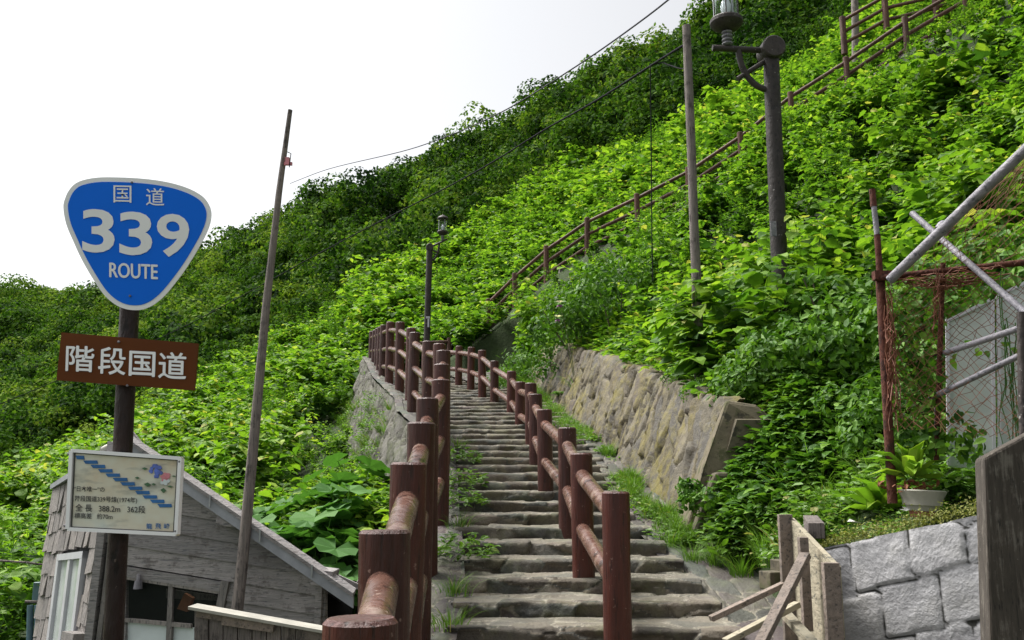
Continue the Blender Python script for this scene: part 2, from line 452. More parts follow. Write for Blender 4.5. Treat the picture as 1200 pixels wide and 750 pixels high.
# upper path that zigzags up the hill: posts of its rail
up_px = [(572.5, 350, 25), (603, 320, 24.6), (640, 288, 24.1), (688, 255, 23.5), (746, 227, 22.8), (806, 196, 22.2), (867, 155, 21.6), (926, 108, 21.1),
         (991, 67, 20.6), (1060, 20, 20.1), (1128, -20, 19.7), (1200, -62, 19.3)]
UP = [P(*a) for a in up_px]
up2_px = [(987, 20, 22.6), (1036, -8, 22.2), (1094, -22, 21.8), (1150, -50, 21.4)]
UP2 = [P(*a) for a in up2_px]
UPX = np.array([p[0] for p in UP]); UPY = np.array([p[1] for p in UP]); UPZ = np.array([p[2] for p in UP]) - 1.0
def up_y(x): return np.interp(x, UPX, UPY)
def on_upper_path(x, y):
    d = y - up_y(x)
    return (x > UPX[0] - .2) & (d > -0.25) & (d < 1.5)

# ------------------------------------------------------------------ terrain
ctrl = []
def cp(px, py, Y, h=0.0):
    q = P(px, py, Y); ctrl.append((q[0], q[1], q[2] - h))
def cx(x, y, z): ctrl.append((x, y, z + EYE))     # z relative to the eye
for x in (-12, -8, -5, -3, -1.4):
    for y in (-4, 0, 3, 6, 8.3): cx(x, y, -2.95)
for x in (-30, -60): 
    for y in (-10, 5): cx(x, y, -3.2)
for a in [(400, 640, 10, .5), (340, 620, 10.5, .5), (250, 560, 13, .9), (370, 570, 12, .6), (430, 560, 13, .5), (425, 510, 17, .6), (425, 450, 22, .7),
          (300, 540, 15, .9), (200, 520, 21, .9), (400, 480, 19, .9), (100, 600, 17, .9), (0, 640, 18, .9), (0, 560, 30, 1), (60, 540, 30, 1), (-150, 600, 25, 1),
          (160, 490, 32, 1.1), (240, 435, 36, 1.1), (330, 395, 38, 1.1), (400, 347, 40, 1.1), (470, 305, 42, 1.1), (545, 265, 44, 1.1), (610, 226, 44, 1.1),
          (680, 174, 44, 1.1), (760, 166, 42, 1.1), (830, 132, 40, 1.1), (900, 100, 39, 1.1), (960, 62, 38, 1.1), (1060, 0, 36, 1.1), (1300, -150, 32, 1.1),
          (350, 450, 26, 1), (450, 360, 31, 1), (520, 320, 33, 1.1), (560, 350, 28, 1), (600, 290, 33, 1.1), (680, 235, 33, 1.1), (750, 205, 33, 1.1), (850, 140, 31, 1.1), (940, 80, 30, 1.1),
          (800, 345, 14, .9), (760, 310, 17.5, .9), (900, 290, 12.5, .9), (912, 292, 9.9, 1.0), (860, 360, 10.2, .9), (960, 320, 9.3, .9), (900, 220, 16, .9), (1000, 330, 9, .9), (1000, 220, 13, .9), (1000, 130, 17, .9),
          (1100, 60, 17.5, .9), (1100, 200, 12, .9), (1200, 80, 15, .9), (1200, 230, 9.5, .9), (1110, 330, 7.6, .8), (1300, 50, 12, .9), (1300, 300, 8, .8),
          (940, 425, 8.4, .7), (1500, 100, 10, .9), (1300, -80, 18, .9)]: cp(*a)
# dark hill beyond
ridge = [(-500, 380, 210), (-200, 362, 190), (0, 345, 170), (60, 342, 165), (110, 350, 155), (170, 345, 135), (215, 318, 118), (245, 296, 104), (290, 258, 96), (375, 213, 86), (450, 196, 80),
         (540, 170, 76), (600, 146, 73), (640, 127, 71), (700, 78, 68), (750, 48, 65), (800, 22, 62), (900, -50, 58), (1100, -190, 55), (1400, -350, 52)]
for a in ridge:
    a = (a[0], a[1] + (34 if a[2] > 100 else 50), a[2]); cp(*a); q = P(*a); ctrl.append((q[0] * 1.25, q[1] * 1.3, q[2] - 9)); ctrl.append((q[0] * 1.7, q[1] * 1.9, q[2] * .3))
for a in [(0, 560, 48), (0, 450, 95), (100, 410, 125), (60, 490, 75), (-200, 460, 110), (-200, 560, 55), (-400, 640, 60), (160, 470, 52), (240, 430, 56), (330, 395, 58), (330, 330, 72), (400, 352, 57), (400, 290, 68), (545, 272, 55),
          (480, 240, 68), (600, 210, 60), (680, 190, 52), (760, 130, 56), (680, 130, 62), (830, 130, 50), (960, 65, 47), (1100, -60, 44), (1400, -200, 42), (200, 380, 90)]: cp(*a)
wall_top_pts = []
for y in np.arange(7.9, 19.5, 1.0):
    x = float(wb_x(y)); ctrl.append((x + .75, y, float(surf(y)) + .86)); ctrl.append((x + 1.2, y, float(surf(y)) + 1.1))
for a, b_ in zip(UPX, range(len(UPX))):
    ctrl.append((a, UPY[b_] - .3, UPZ[b_])); ctrl.append((a, UPY[b_] + 1.4, UPZ[b_] + .05))
for y in (20, 21.5, 23): ctrl.append((.6 if y > 21 else 1.2, y, float(surf(y)) + .5 + (y - 20) * .2))
for a in [(1.75, 5.2, -.36), (2.1, 5.2, -.24), (2.8, 5.0, -.08), (2.3, 6.2, -.05), (1.75, 6.7, -.42), (1.6, 7.0, -.48), (2.2, 7.2, -.12), (3.2, 6.4, .45), (4.5, 5.5, .9), (2.3, 4.75, -.2), (3.0, 4.3, -.02), (4.0, 4.2, .2), (5, 3, .2), (2.9, 5.6, .12), (2.0, 7.6, .05)]: cx(*a)
ctrl = np.array(ctrl, float)
# warp: fit in log-like distance so that near points do not get drowned by far ones
def wq(x, y):
    return np.stack([x, y], -1)
def fit(ctrl):
    A = wq(ctrl[:, 0], ctrl[:, 1]); n = len(A)
    D = np.linalg.norm(A[:, None] - A[None], axis=2)
    K = D + 0 * np.eye(n); Pm = np.ones((n, 1))
    MM = np.block([[K - np.eye(n) * 0.02, Pm], [Pm.T, np.zeros((1, 1))]])
    w = np.linalg.lstsq(MM, np.concatenate([ctrl[:, 2], [0]]), rcond=None)[0]
    return A, w
_A, _W = fit(ctrl)
def base_h(x, y):
    x = np.asarray(x, float); y = np.asarray(y, float); sh = x.shape; q = wq(x.ravel(), y.ravel()); out = np.empty(len(q))
    for i in range(0, len(q), 20000):
        D = np.linalg.norm(q[i:i + 20000, None] - _A[None], axis=2); out[i:i + 20000] = D @ _W[:-1] + _W[-1]
    return np.maximum(out.reshape(sh), -1.6)
def path_right_edge(y):
    return np.where(np.asarray(y) < 6.9, np.interp(y, [0, 4.9, 5.6, 6.9], [1.9, 1.9, 1.72, 1.62]), wb_x(y) + .12)
def in_stair(x, y):
    return (y < 23.6) & (x > lp_x(y) - .2) & (x < path_right_edge(y)) | ((x > lp_x(y) - .2) & (y < 5.2) & (y < 5.04 - .78 * np.maximum(x - 1.72, 0)))
def terrain(x, y):
    x = np.asarray(x, float); y = np.asarray(y, float)
    z = base_h(x, y)
    r = np.hypot(x, y)
    z = z + .18 * fbm(x * .45, y * .45, seed=3) * sstep(10, 18, r) + 1.2 * fbm(x * .09, y * .09, seed=5) * sstep(45, 70, r)
    s = in_stair(x, y)
    z = np.where(s, np.minimum(z, surf(y) - .35), z)
    wf = (y > 7.5) & (y < 20.3) & (x >= path_right_edge(y)) & (x < wb_x(y) + .64)
    z = np.where(wf, np.minimum(z, surf(y) - .38 + np.maximum(x - wb_x(y), 0) / .50 * .95), z)
    yard = (x < lp_x(y) - .15) & (y < 9.2) & (x > -14)
    z = np.where(yard, np.minimum(z, -1.3), z)
    # nothing but the wall stands between the yard side and the path
    left = (~s) & (x < lp_x(y) - .1) & (x > lp_x(y) - .8) & (y >= 9.2) & (y < 22)
    z = np.where(left, np.minimum(z, zL(y) - .9), z)
    pl = on_upper_path(x, y)
    z = np.where(pl, np.interp(x, UPX, UPZ) + .0, z)
    z = np.where(r > 420, -1.6, z)
    return z
def axis(lims):
    out = []
    for a, b_, s in lims: out.append(np.arange(a, b_, s))
    return np.unique(np.round(np.concatenate(out), 3))
gx = axis([(-3000, -300, 300), (-300, -60, 12), (-60, -12, 1.2), (-12, -4, .4), (-4, 5, .16), (5, 16, .4), (16, 60, 1.5), (60, 300, 12), (300, 3001, 300)])
gy = axis([(-600, -60, 120), (-60, -4, 8), (-4, 2, 1), (2, 12, .16), (12, 27, .25), (27, 60, .9), (60, 230, 3), (230, 500, 15), (500, 3001, 250)])
GX, GY = np.meshgrid(gx, gy); GZ = terrain(GX, GY)
nx, ny = len(gx), len(gy); idx = np.arange(nx * ny).reshape(ny, nx)
quads = np.stack([idx[:-1, :-1], idx[:-1, 1:], idx[1:, 1:], idx[1:, :-1]], -1).reshape(-1, 4)
me = np_mesh('ground', np.stack([GX, GY, GZ], -1).reshape(-1, 3), [quads], smooth=True); me.materials.append(M['soil'])
ground = bpy.data.objects.new('ground', me); col.objects.link(ground); tag(ground, kind='structure')

# ------------------------------------------------------------------ stone sheets
def sheet(name, fn, LU, LV, res, cell, stretch, rot, depth, mat, parent=None, seed=1, post=None, warp=.12, metric=2.0, jit=.85, groove=.12, rough=.25, tilt=.25, nv=None):
    nu = max(2, int(LU / res) + 1); nv = nv or max(2, int(LV / res) + 1)
    u = np.linspace(0, LU, nu); v = np.linspace(0, LV, nv); U, V = np.meshgrid(u, v)
    Uw = U + warp * cell * fbm(U / cell, V / cell, seed=seed + 9) * 2; Vw = V + warp * cell * fbm(U / cell, V / cell, seed=seed + 19) * 2
    c, s_ = math.cos(rot), math.sin(rot)
    a = (c * Uw + s_ * Vw) / (cell * stretch); b_ = (-s_ * Uw + c * Vw) / cell
    f1, f2, idv, dx, dy = voronoi(a, b_, seed, jit, metric)
    g = sstep(0.0, groove, f2 - f1)
    hgt = g * depth * (.45 + .9 * idv) + g * depth * tilt * 2 * (dx * np.cos(idv * 50) + dy * np.sin(idv * 50)) + depth * rough * fbm(U / cell * 3, V / cell * 3, seed=seed + 3)
    X, N = fn(U, V)
    X = X + N * hgt[..., None]
    if post is not None: g, idv = post(U, V, g, idv)
    idx = np.arange(nu * nv).reshape(nv, nu)
    q = np.stack([idx[:-1, :-1], idx[:-1, 1:], idx[1:, 1:], idx[1:, :-1]], -1).reshape(-1, 4)
    org = origin_of(parent) if parent is not None else np.zeros(3)
    me = np_mesh(name, X.reshape(-1, 3) - org, [q], {'tint': idv.ravel(), 'groove': g.ravel()}, smooth=True)
    me.materials.append(M[mat]); o = bpy.data.objects.new(name, me); col.objects.link(o)
    if parent is not None: o.parent = parent
    return o
def fnum(fn):
    """position function -> position + numeric normal"""
    def g(U, V):
        e = .01
        X = fn(U, V); A = fn(U + e, V) - X; B = fn(U, V + e) - X
        N = np.cross(A, B); N /= np.maximum(np.linalg.norm(N, axis=-1), 1e-9)[..., None]
        return X, N
    return g
def flip(fn):
    def g(U, V):
        X, N = fnum(fn)(U, V); return X, -N
    return g
def stk(x, y, z): return np.stack(np.broadcast_arrays(x, y, z), -1)

# stairs
stairs = empty('stone_staircase', (0, 2, float(surf(2))), 'long flight of rough grey stone steps climbing between the two brown log railings', 'staircase')
TR = .44
for i in range(49):
    y0 = 1.95 + i * TR; z = float(surf(y0)) + .045; rise = SB * TR + .03
    xa, xb = float(xl(y0)) - .03, float(xr(y0)) + .04
    ang = 0.0 if y0 < 14 else min(.35, (y0 - 14) * .04)
    ph = rng.uniform(0, 99)
    def fn(U, V, y0=y0, z=z, rise=rise, xa=xa, ang=ang, ph=ph):
        lip = .012 * fbm(U * 2.3 + ph, U * 0 + ph, seed=4) + .010 * fbm(U * 14 + ph, U * 0, seed=6)
        top = V > rise
        y = np.where(top, y0 + (V - rise), y0 - .012 + 0 * V) + lip * np.where(top, np.clip(1 - (V - rise) / .12, 0, 1), 1)
        zz = np.where(top, z, z - rise + V) + .006 * fbm(U * 3 + ph, V * 2, seed=8) - .006 * np.exp(-((V - rise) / .02) ** 2)
        x = xa + U
        y = y + (x - 0.2) * -math.sin(ang) * .6 - .02 * (x - .3)
        N = stk(0 * U, np.where(top, 0, -1.0), np.where(top, .4, 0))
        near = np.abs(V - rise) < .012
        N = np.where(near[..., None], stk(0 * U, -.8 + 0 * U, .3 + 0 * U), N)
        return stk(x, y, zz), N
    near = y0 < 9
    def post(U, V, g, idv, rise=rise, ph=ph): return (.25 + .75 * g) * (1 - .55 * sstep(rise + .0, rise + .05, V + .035 * fbm(U * 6 + ph, V * 6, seed=77))), np.clip(idv * .8 + .25 * fbm(U * 4 + ph, V * 7, seed=78) + .1, 0, 1)  # treads paler than risers: part mortar, part top light put into the colour
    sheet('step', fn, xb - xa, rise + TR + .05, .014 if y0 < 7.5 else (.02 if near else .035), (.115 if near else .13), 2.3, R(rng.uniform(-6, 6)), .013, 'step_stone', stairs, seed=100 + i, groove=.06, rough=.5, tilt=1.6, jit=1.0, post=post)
    # end cheeks of the step
    zb = z - rise - .1
    for xx, sgn in ((xb, 1), (xa, -1)):
        w = .10; mb = MB()
        x0_, x1_ = (xx - w, xx + .015) if sgn > 0 else (xx - .015, xx + w)
        k = -.012
        mb.hexa([(x0_, y0 + k, zb), (x1_, y0 + k + .01, zb), (x1_, y0 + TR, zb), (x0_, y0 + TR, zb), (x0_, y0 + k + .01, z - .004), (x1_, y0 + k + .03, z - .006), (x1_, y0 + TR, z - .004), (x0_, y0 + TR, z - .004)], .4)
        mb.build('step_end', M['grey_concrete'], stairs)

# side path on the right and kerb strip on the left
def fn(U, V):
    y = 1.0 + U; a = xr(y) - .04; b_ = path_right_edge(y) + .08
    t = V / 1.0; x = a + (b_ - a) * t
    z = surf(y) - .06 * sstep(9, 6, y) + .01
    return stk(x, y, z)
path = sheet('path', flip(fn), 21.5, 1.0, .03, .24, 1.5, .15, .016, 'flag_stone', seed=31, groove=.13, rough=.3, nv=46); tag(path, kind='structure')
def fn(U, V):
    y = 1.0 + U; a = lp_x(y) - .2; b_ = xl(y) + .03
    x = a + (b_ - a) * V
    return stk(x, y, zL(y) * (1 - V ** 2 * .8) + surf(y) * V ** 2 * .8 + .015)
strip = sheet('path', flip(fn), 22.5, 1.0, .03, .22, 1.4, -.1, .018, 'flag_stone', seed=37, groove=.15, rough=.3, nv=26); tag(strip, kind='structure')

# retaining walls
wl_root = empty('retaining_wall', (1.5, 8, 1), 'mossy tan stone retaining wall with a smooth concrete end, on the right of the steps', 'retaining wall')
Y0, Y1 = 7.86, 20.0
def fn(U, V):
    y = Y0 + U; x = wb_x(y) + .02; zb = surf(y) - .12; t = V
    H = .98 + .07 * fbm(y * .9, y * 0, seed=12) * sstep(.8, 1, V / 1.05)
    H = H * (1 - .25 * sstep(16, 20, y))
    tt = V / 1.05
    top = np.clip((tt - .93) / .07, 0, 1)
    return stk(x + .43 * tt + .15 * top, y + 0 * V, zb + (H + .12) * np.minimum(tt, .93) / .93)
sheet('wall_face', flip(fn), Y1 - Y0, 1.05, .018, .15, 2.6, R(62), .030, 'wall_stone', wl_root, seed=51, groove=.13, rough=.4, tilt=.9)
# concrete end of the wall, leaning back
def quad_solid(mb, pts, back, tint=None):
    pts = [np.array(p) for p in pts]; b_ = np.array(back)
    mb.hexa([pts[0], pts[1], pts[1] + b_, pts[0] + b_, pts[3], pts[2], pts[2] + b_, pts[3] + b_], tint)
def sect(y, out=0.0):
    xb = float(wb_x(y)) + .02; zb = float(surf(y)) - .12
    return xb, zb
mb = MB(); ys = np.arange(7.70, 20.01, .6)
for ya, yb in zip(ys[:-1], ys[1:]):
    V = []
    for y in (ya, yb):
        xb, zb = sect(y); k = 1 - .25 * float(sstep(16, 20, y)); V.append([(xb + .05, y, zb - .1), (xb + .75, y, zb - .1), (xb + .75, y, zb + 1.02 * k), (xb + .46, y, zb + 1.02 * k)])
    a, b_ = V; mb.hexa([a[0], a[1], b_[1], b_[0], a[3], a[2], b_[2], b_[3]])
mb.build('wall_core', M['smooth_concrete'], wl_root)
xb, zb = sect(7.86)
def prism(name, poly0, poly1, y0, y1):
    n = len(poly0); V = [(x, y0 + dy, z) for x, z, dy in poly0] + [(x, y1, z) for x, z, dy in poly1]
    mb = MB(); mb.add(V, [tuple(range(n)), tuple(range(2 * n - 1, n - 1, -1))] + [(i, i + n, (i + 1) % n + n, (i + 1) % n) for i in range(n)]); return mb.build(name, M['smooth_concrete'], wl_root, bevel=.03)
pp = [(xb - .06, zb - .05, 0), (xb + 1.12, zb - .05, 0), (xb + 1.08, zb + .60, .03), (xb + .92, zb + .86, .12), (xb + .66, zb + 1.12, .22), (xb + .41, zb + 1.16, .22), (xb + .17, zb + .60, .06)]
prism('end_cap', pp, pp, 7.58, 8.45)
pq = [(xb - .03, zb - .05, 0), (xb + 1.10, zb - .05, 0), (xb + 1.10, zb + .56, 0), (xb + .23, zb + .56, 0)]
prism('end_block', pq, pq, 7.50, 8.3)

lw_root = empty('retaining_wall', (-1.5, 12, 0), 'grey stone retaining wall dropping below the left railing, with weeds growing on it', 'retaining wall')
def fn(U, V):
    y = 1.2 + U; x = lp_x(y) - .19; t = V
    z = zL(y) - .02 - V
    return stk(x - .30 * V, y + 0 * V, z)
sheet('wall_face', fnum(fn), 22.3, 2.6, .035, .17, 2.2, R(-28), .03, 'wall_stone_grey', lw_root, seed=71, groove=.12, rough=.5, tilt=.8)
def fn(U, V):
    y = 1.2 + U; x = lp_x(y)
    return stk(x - .24 + .09 * V / .1, y + 0 * V, zL(y) + .035 + 0 * V)
sheet('coping', flip(fn), 22.3, .12, .05, .3, 1.5, 0, .012, 'flag_stone', lw_root, seed=72, nv=5)

# block wall in front right
bw = empty('block_wall', (2, 4.8, 1), 'pale whitewashed block wall with dark mossy joints, below the potted plant', 'wall')
A0, A1 = P(985, 638, 5.0), P(1158, 600, 4.55)
dirw = (A1 - A0); 
def fn(U, V):
    t = U / 1.0; x = A0[0] - .12 + U * 1.0; f = (x - A0[0]) / dirw[0]
    y = A0[1] + dirw[1] * f; top = A0[2] + dirw[2] * f + .016 * fbm(x * 5, x * 0, seed=5)
    return stk(x, y + .10 * V / 1.3 * 0 + (-.08 * V), top - V)
def fnb(U, V):
    X, N = fnum(fn)(U, V); return X, np.where(N[..., 1:2] > 0, -N, N)
sheet('wall_face', fnb, 3.2, 1.5, .012, .24, .9, .02, .012, 'block_stone', bw, seed=83, metric=10.0, jit=.4, groove=.075, rough=.55, tilt=.25, warp=.05)
mb = MB()
quad_solid(mb, [A0 - dirw / dirw[0] * .1 + [0, .05, -1.5], A0 + dirw / dirw[0] * 3.1 + [0, .05, -1.5], A0 + dirw / dirw[0] * 3.1 + [0, .05, -.045], A0 - dirw / dirw[0] * .1 + [0, .05, -.045]], (0.02, .22, 0))
mb.build('wall_core', M['grey_concrete'], bw)
# dark pillar at the right edge
mb = MB()
q = [P(1168, 1000, 3.7), P(1290, 1000, 3.7), P(1262, 476, 3.7), P(1153, 536, 3.7)]
quad_solid(mb, q, (.1, .28, 0))
cp_ = mb.build('concrete_pillar', M['old_concrete'], None, loc=q[0], bevel=.012); tag(cp_, 'dark weathered concrete pillar with a slanted top at the right edge', 'pillar')
# upper path: concrete stringer and treads
ucp = empty('hillside_steps', (UPX[0], UPY[0], UPZ[0]), 'narrow grey concrete flight of steps climbing the hillside beside its brown rail', 'staircase')
mb = MB()
for i in range(len(UPX) - 1):
    n = max(2, int((UPX[i + 1] - UPX[i]) / .3))
    for k in range(n):
        t0, t1 = k / n, (k + 1) / n
        xa_, xb_ = np.interp([t0, t1], [0, 1], UPX[i:i + 2]); ya_, yb_ = np.interp([t0, t1], [0, 1], UPY[i:i + 2]); za_, zb_ = np.interp([t0, t1], [0, 1], UPZ[i:i + 2])
        mb.hexa([(xa_, ya_ + .1, za_ - .5), (xb_, yb_ + .1, za_ - .5), (xb_, yb_ + 1.35, za_ - .5), (xa_, ya_ + 1.35, za_ - .5), (xa_, ya_ + .1, zb_ + .02), (xb_, yb_ + .1, zb_ + .02), (xb_, yb_ + 1.35, zb_ + .02), (xa_, ya_ + 1.35, zb_ + .02)])
mb.build('treads', M['grey_concrete'], ucp)
mb = MB()
for i in range(7, len(UPX) - 1):
    o_ = np.array([0, 1.4, 0])
    p0 = np.array([UPX[i], UPY[i], UPZ[i]]) + o_; p1 = np.array([UPX[i + 1], UPY[i + 1], UPZ[i + 1]]) + o_
    if i == 7: p0 = p0 + (p1 - p0) * .55
    mb.hexa([p0 - [0, 0, .4], p1 - [0, 0, .4], p1 + [0, .25, -.4], p0 + [0, .25, -.4], p0 + [0, 0, .55], p1 + [0, 0, .55], p1 + [0, .25, .55], p0 + [0, .25, .55]])
mb.build('side_wall', M['grey_concrete'], ucp)
q0, q1, q2, q3 = P(550, 404, 24.6), P(604, 402, 24.6), P(590, 376, 25.0), P(572, 388, 24.8)
mb = MB(); quad_solid(mb, [q0, q1, q2, q3], (0, .4, 0)); mb.build('side_wall', M['grey_concrete'], ucp)

# ------------------------------------------------------------------ log railings
def log_post(root, top, H, r=.075, mat='log_paint', n=20, name='post'):
    mb = MB(); k = 7
    zz = np.linspace(-H, 0, k); lean = rng.uniform(-.012, .012, 2)
    pts = [np.array(top) + [lean[0] * z, lean[1] * z, z] for z in zz]
    mb.tube(pts, [r * (1 + rng.uniform(-.02, .02)) for _ in zz], n, True, wob=.012, chamfer=.010)
    return mb.build(name, M[mat], root, smooth=True, angle=30)
def log_rail(root, a, b_, r=.05, mat='rail_paint', n=14):
    mb = MB(); pts = [np.array(a) + (np.array(b_) - np.array(a)) * t for t in np.linspace(0, 1, 7)]
    mb.tube(pts, [r * (1 + rng.uniform(-.04, .04)) for _ in pts], n, True, wob=.02)
    return mb.build('rail', M[mat], root, smooth=True, angle=50)
lr = empty('log_railing', LP[1] - [0, 0, 1.0], 'brown painted log railing with three rails along the left edge of the steps', 'railing')
for i, p in enumerate(LP):
    base = float(zL(p[1])) - .05
    log_post(lr, p, p[2] - base, .078)
    if i:
        for dz in (-.155, -.50, -.84): log_rail(lr, LP[i - 1] + [0, 0, dz], p + [0, 0, dz], .047 if i > 4 else .05)
hr = empty('log_railing', RP[0] - [0, 0, .9], 'brown painted log handrail with two rails standing in the middle of the steps', 'railing')
for i, p in enumerate(RP):
    base = float(surf(p[1])) - .06
    log_post(hr, p, max(p[2] - base, .8), .075)
    if i:
        for dz in (-.145, -.50): log_rail(hr, RP[i - 1] + [0, 0, dz], p + [0, 0, dz], .048)
ur = empty('log_railing', UP[0] - [0, 0, 1], 'thin brown three rail log railing climbing diagonally across the leafy hillside', 'railing')
for i, p in enumerate(UP):
    log_post(ur, p, 1.15, .07, 'hill_log', 12)
    if i:
        for dz in (-.12, -.45, -.78): log_rail(ur, UP[i - 1] + [0, 0, dz], p + [0, 0, dz], .045, 'hill_log', 10)
ur2 = empty('log_railing', UP2[0] - [0, 0, 1], 'short brown log railing on top of the concrete side wall at the top right', 'railing')
for i, p in enumerate(UP2):
    log_post(ur2, p, 1.05, .08, 'hill_log', 12)
    if i:
        for dz in (-.1, -.42, -.74): log_rail(ur2, UP2[i - 1] + [0, 0, dz], p + [0, 0, dz], .045, 'hill_log', 10)
a_, b_ = P(492, 399, 24), P(527, 396, 24.5)
lb = empty('low_barrier', b_ - [0, 0, .6], 'low brown barrier of one log rail and short posts behind the far lamp foot', 'barrier')
log_post(lb, b_, .7, .075, 'hill_log', 12); log_post(lb, a_ - [.6, 0, 0], .7, .075, 'hill_log', 12); log_rail(lb, a_ + [-.6, 0, -.1], b_ + [0, 0, -.1], .045, 'hill_log', 10)

# ------------------------------------------------------------------ flat sign faces
class Plane:
    def __init__(s, c, n):
        s.c = np.array(c, float); s.n = np.array(n, float); s.n /= np.linalg.norm(s.n)
        if s.n[1] > 0: s.n = -s.n
        s.e = np.array([0, 0, EYE])
    def __call__(s, px, py, off=0.0):
        r = ray(px, py); t = np.dot(s.c - s.e, s.n) / np.dot(r, s.n)
        return s.e + r * t + s.n * off
def slab(pl, pts, off0, off1, name, mat, parent, **k):
    """outline in measured points on the plane -> thick plate between off0 and off1"""
    n = len(pts); V = [pl(x, y, off1) for x, y in pts] + [pl(x, y, off0) for x, y in pts]
    mb = MB(); mb.add(V, [tuple(range(n)), tuple(range(2 * n - 1, n - 1, -1))] + [(i, i + n, (i + 1) % n + n, (i + 1) % n) for i in range(n)])
    return mb.build(name, M[mat], parent, **k)
def spline(pts, k=5):
    pts = np.array(pts, float); n = len(pts); out = []
    for i in range(n):
        p0, p1, p2, p3 = pts[i - 1], pts[i], pts[(i + 1) % n], pts[(i + 2) % n]
        for t in np.arange(k) / k:
            out.append(.5 * ((2 * p1) + (-p0 + p2) * t + (2 * p0 - 5 * p1 + 4 * p2 - p3) * t * t + (-p0 + 3 * p1 - 3 * p2 + p3) * t ** 3))
    return np.array(out)
def inset(poly, d):
    p = np.array(poly); t = np.roll(p, -1, 0) - np.roll(p, 1, 0); t /= np.linalg.norm(t, axis=1)[:, None]
    nrm = np.stack([-t[:, 1], t[:, 0]], 1); c = p.mean(0)
    s_ = np.sign(np.sum(nrm * (c - p), 1)); return p + nrm * (np.median(s_) * d)
def text(pl, s_, x0, y0, x1, y1, name, mat, parent, bold=0.0, slope=0.0, lean=0.0, off=.004, spacing=1.0, font_scale=1.0):
    """text fitted into the measured box (left, top, right, bottom)"""
    cu = bpy.data.curves.new('t', 'FONT'); cu.body = s_; cu.size = 1; cu.offset = bold; cu.space_character = spacing; cu.resolution_u = 4
    ob = bpy.data.objects.new('t', cu); col.objects.link(ob)
    bpy.context.view_layer.update()
    me = bpy.data.meshes.new_from_object(ob.evaluated_get(bpy.context.evaluated_depsgraph_get()))
    bpy.data.objects.remove(ob); bpy.data.curves.remove(cu)
    n = len(me.vertices)
    if n == 0: return None
    co = np.empty(n * 3, np.float32); me.vertices.foreach_get('co', co); co = co.reshape(-1, 3)
    lo, hi = co.min(0), co.max(0); q = (co - lo) / np.maximum(hi - lo, 1e-6)
    org = origin_of(parent); out = np.empty((n, 3))
    for i, (u, v, _) in enumerate(q):
        px = x0 + (x1 - x0) * u + lean * v; py = y1 + (y0 - y1) * v + slope * u * (x1 - x0)
        out[i] = pl(px, py, off) - org
    me.vertices.foreach_set('co', out.astype(np.float32).ravel()); me.materials.clear(); me.materials.append(M[mat]); me.update()
    me.name = name; o = bpy.data.objects.new(name, me); col.objects.link(o); o.parent = parent
    return o

SY = 3.5
pole_a, pole_b = P(120, 1010, SY + .06), P(152, 358, SY + .06)
sp = empty('signpost', pole_a, 'tall dark iron pole carrying the blue route shield, brown name board and framed map board', 'signpost')
mb = MB(); mb.tube([pole_a + (pole_b - pole_a) * t for t in np.linspace(0, 1, 9)], .0355, 20, True, wob=.004); mb.build('pole', M['post_iron'], sp, smooth=True, angle=40)
pl = Plane(P(150, 290, SY), (.03, -1, -.06))
out = [(107, 200), (113, 165), (132, 128), (165, 102), (228, 88), (310, 87), (400, 92), (480, 103), (545, 120), (595, 142), (628, 168), (647, 205), (647, 245), (632, 290), (600, 350), (560, 415), (520, 470), (480, 518), (440, 552), (400, 570), (360, 573), (322, 565), (286, 545), (250, 510), (210, 450), (173, 385), (143, 320), (118, 260)]
out = [(40 + x / 3.125, 180 + y / 3.125) for x, y in out]
oo = spline(out, 4)
sh = slab(pl, oo, -.003, 0, 'route_shield', 'sign_white', sp)
slab(pl, inset(oo, 5.6), -.0005, .0022, 'blue_field', 'sign_blue', sh)
mb = MB(); mb.box(pl(150, 240, -.02), (.34, .03, .035)); mb.build('clamp', M['post_iron'], sp)
mb = MB(); mb.box(pl(150, 330, -.02), (.14, .03, .035)); mb.build('clamp', M['post_iron'], sp)
text(pl, '国', 133.5, 217.5, 154.5, 237.5, 'lettering', 'sign_white', sh, .004, .02, off=.0045)
text(pl, '道', 171.5, 220.5, 193, 241, 'lettering', 'sign_white', sh, .004, .02, off=.0045)
for ch, x0, x1, y0, y1 in (('3', 97, 135, 245, 296), ('3', 140.5, 179, 248, 299), ('9', 184.5, 222.5, 250.5, 301)):
    text(pl, ch, x0, y0, x1, y1, 'lettering', 'sign_white', sh, .018, 0.02, -.5, off=.0045)
for k_, (ox, oy) in enumerate(((-.5, 0), (.5, 0), (0, .3), (0, -.3))): text(pl, 'ROUTE', 129 + ox, 308 + oy, 185 + ox, 325 + oy, 'lettering', 'sign_white', sh, 0, .045, off=.0045 + .0002 * k_)
pl2 = Plane(P(149, 424, SY - .01), (-.05, -1, -.0))
qd = [(72, 389.5), (232, 402.5), (227.5, 457.5), (66, 445.5)]
nb = slab(pl2, qd, -.012, 0, 'name_board', 'sign_brown', sp)
for ch, x0, x1, y0, y1 in (('階', 77.5, 110, 405, 434.5), ('段', 115.5, 147, 406.5, 438), ('国', 151.5, 181.5, 411.5, 440), ('道', 186, 218, 412.5, 443)):
    for k_, (ox, oy) in enumerate(((-.45, 0), (.45, 0), (0, .45), (0, -.45))): text(pl2, ch, x0 + ox, y0 + oy, x1 + ox, y1 + oy, 'lettering', 'sign_white', nb, 0, .05, 1.0, off=.003 + .0002 * k_)
for x in (100, 205): 
    pass
pl3 = Plane(P(146, 577, SY - .02), (-.03, -1, .0))
fo = [(82.8, 526.5), (213.5, 536), (208.5, 627.5), (78.2, 621)]
mpb = slab(pl3, fo, -.02, -.002, 'map_board', 'map_panel', sp)
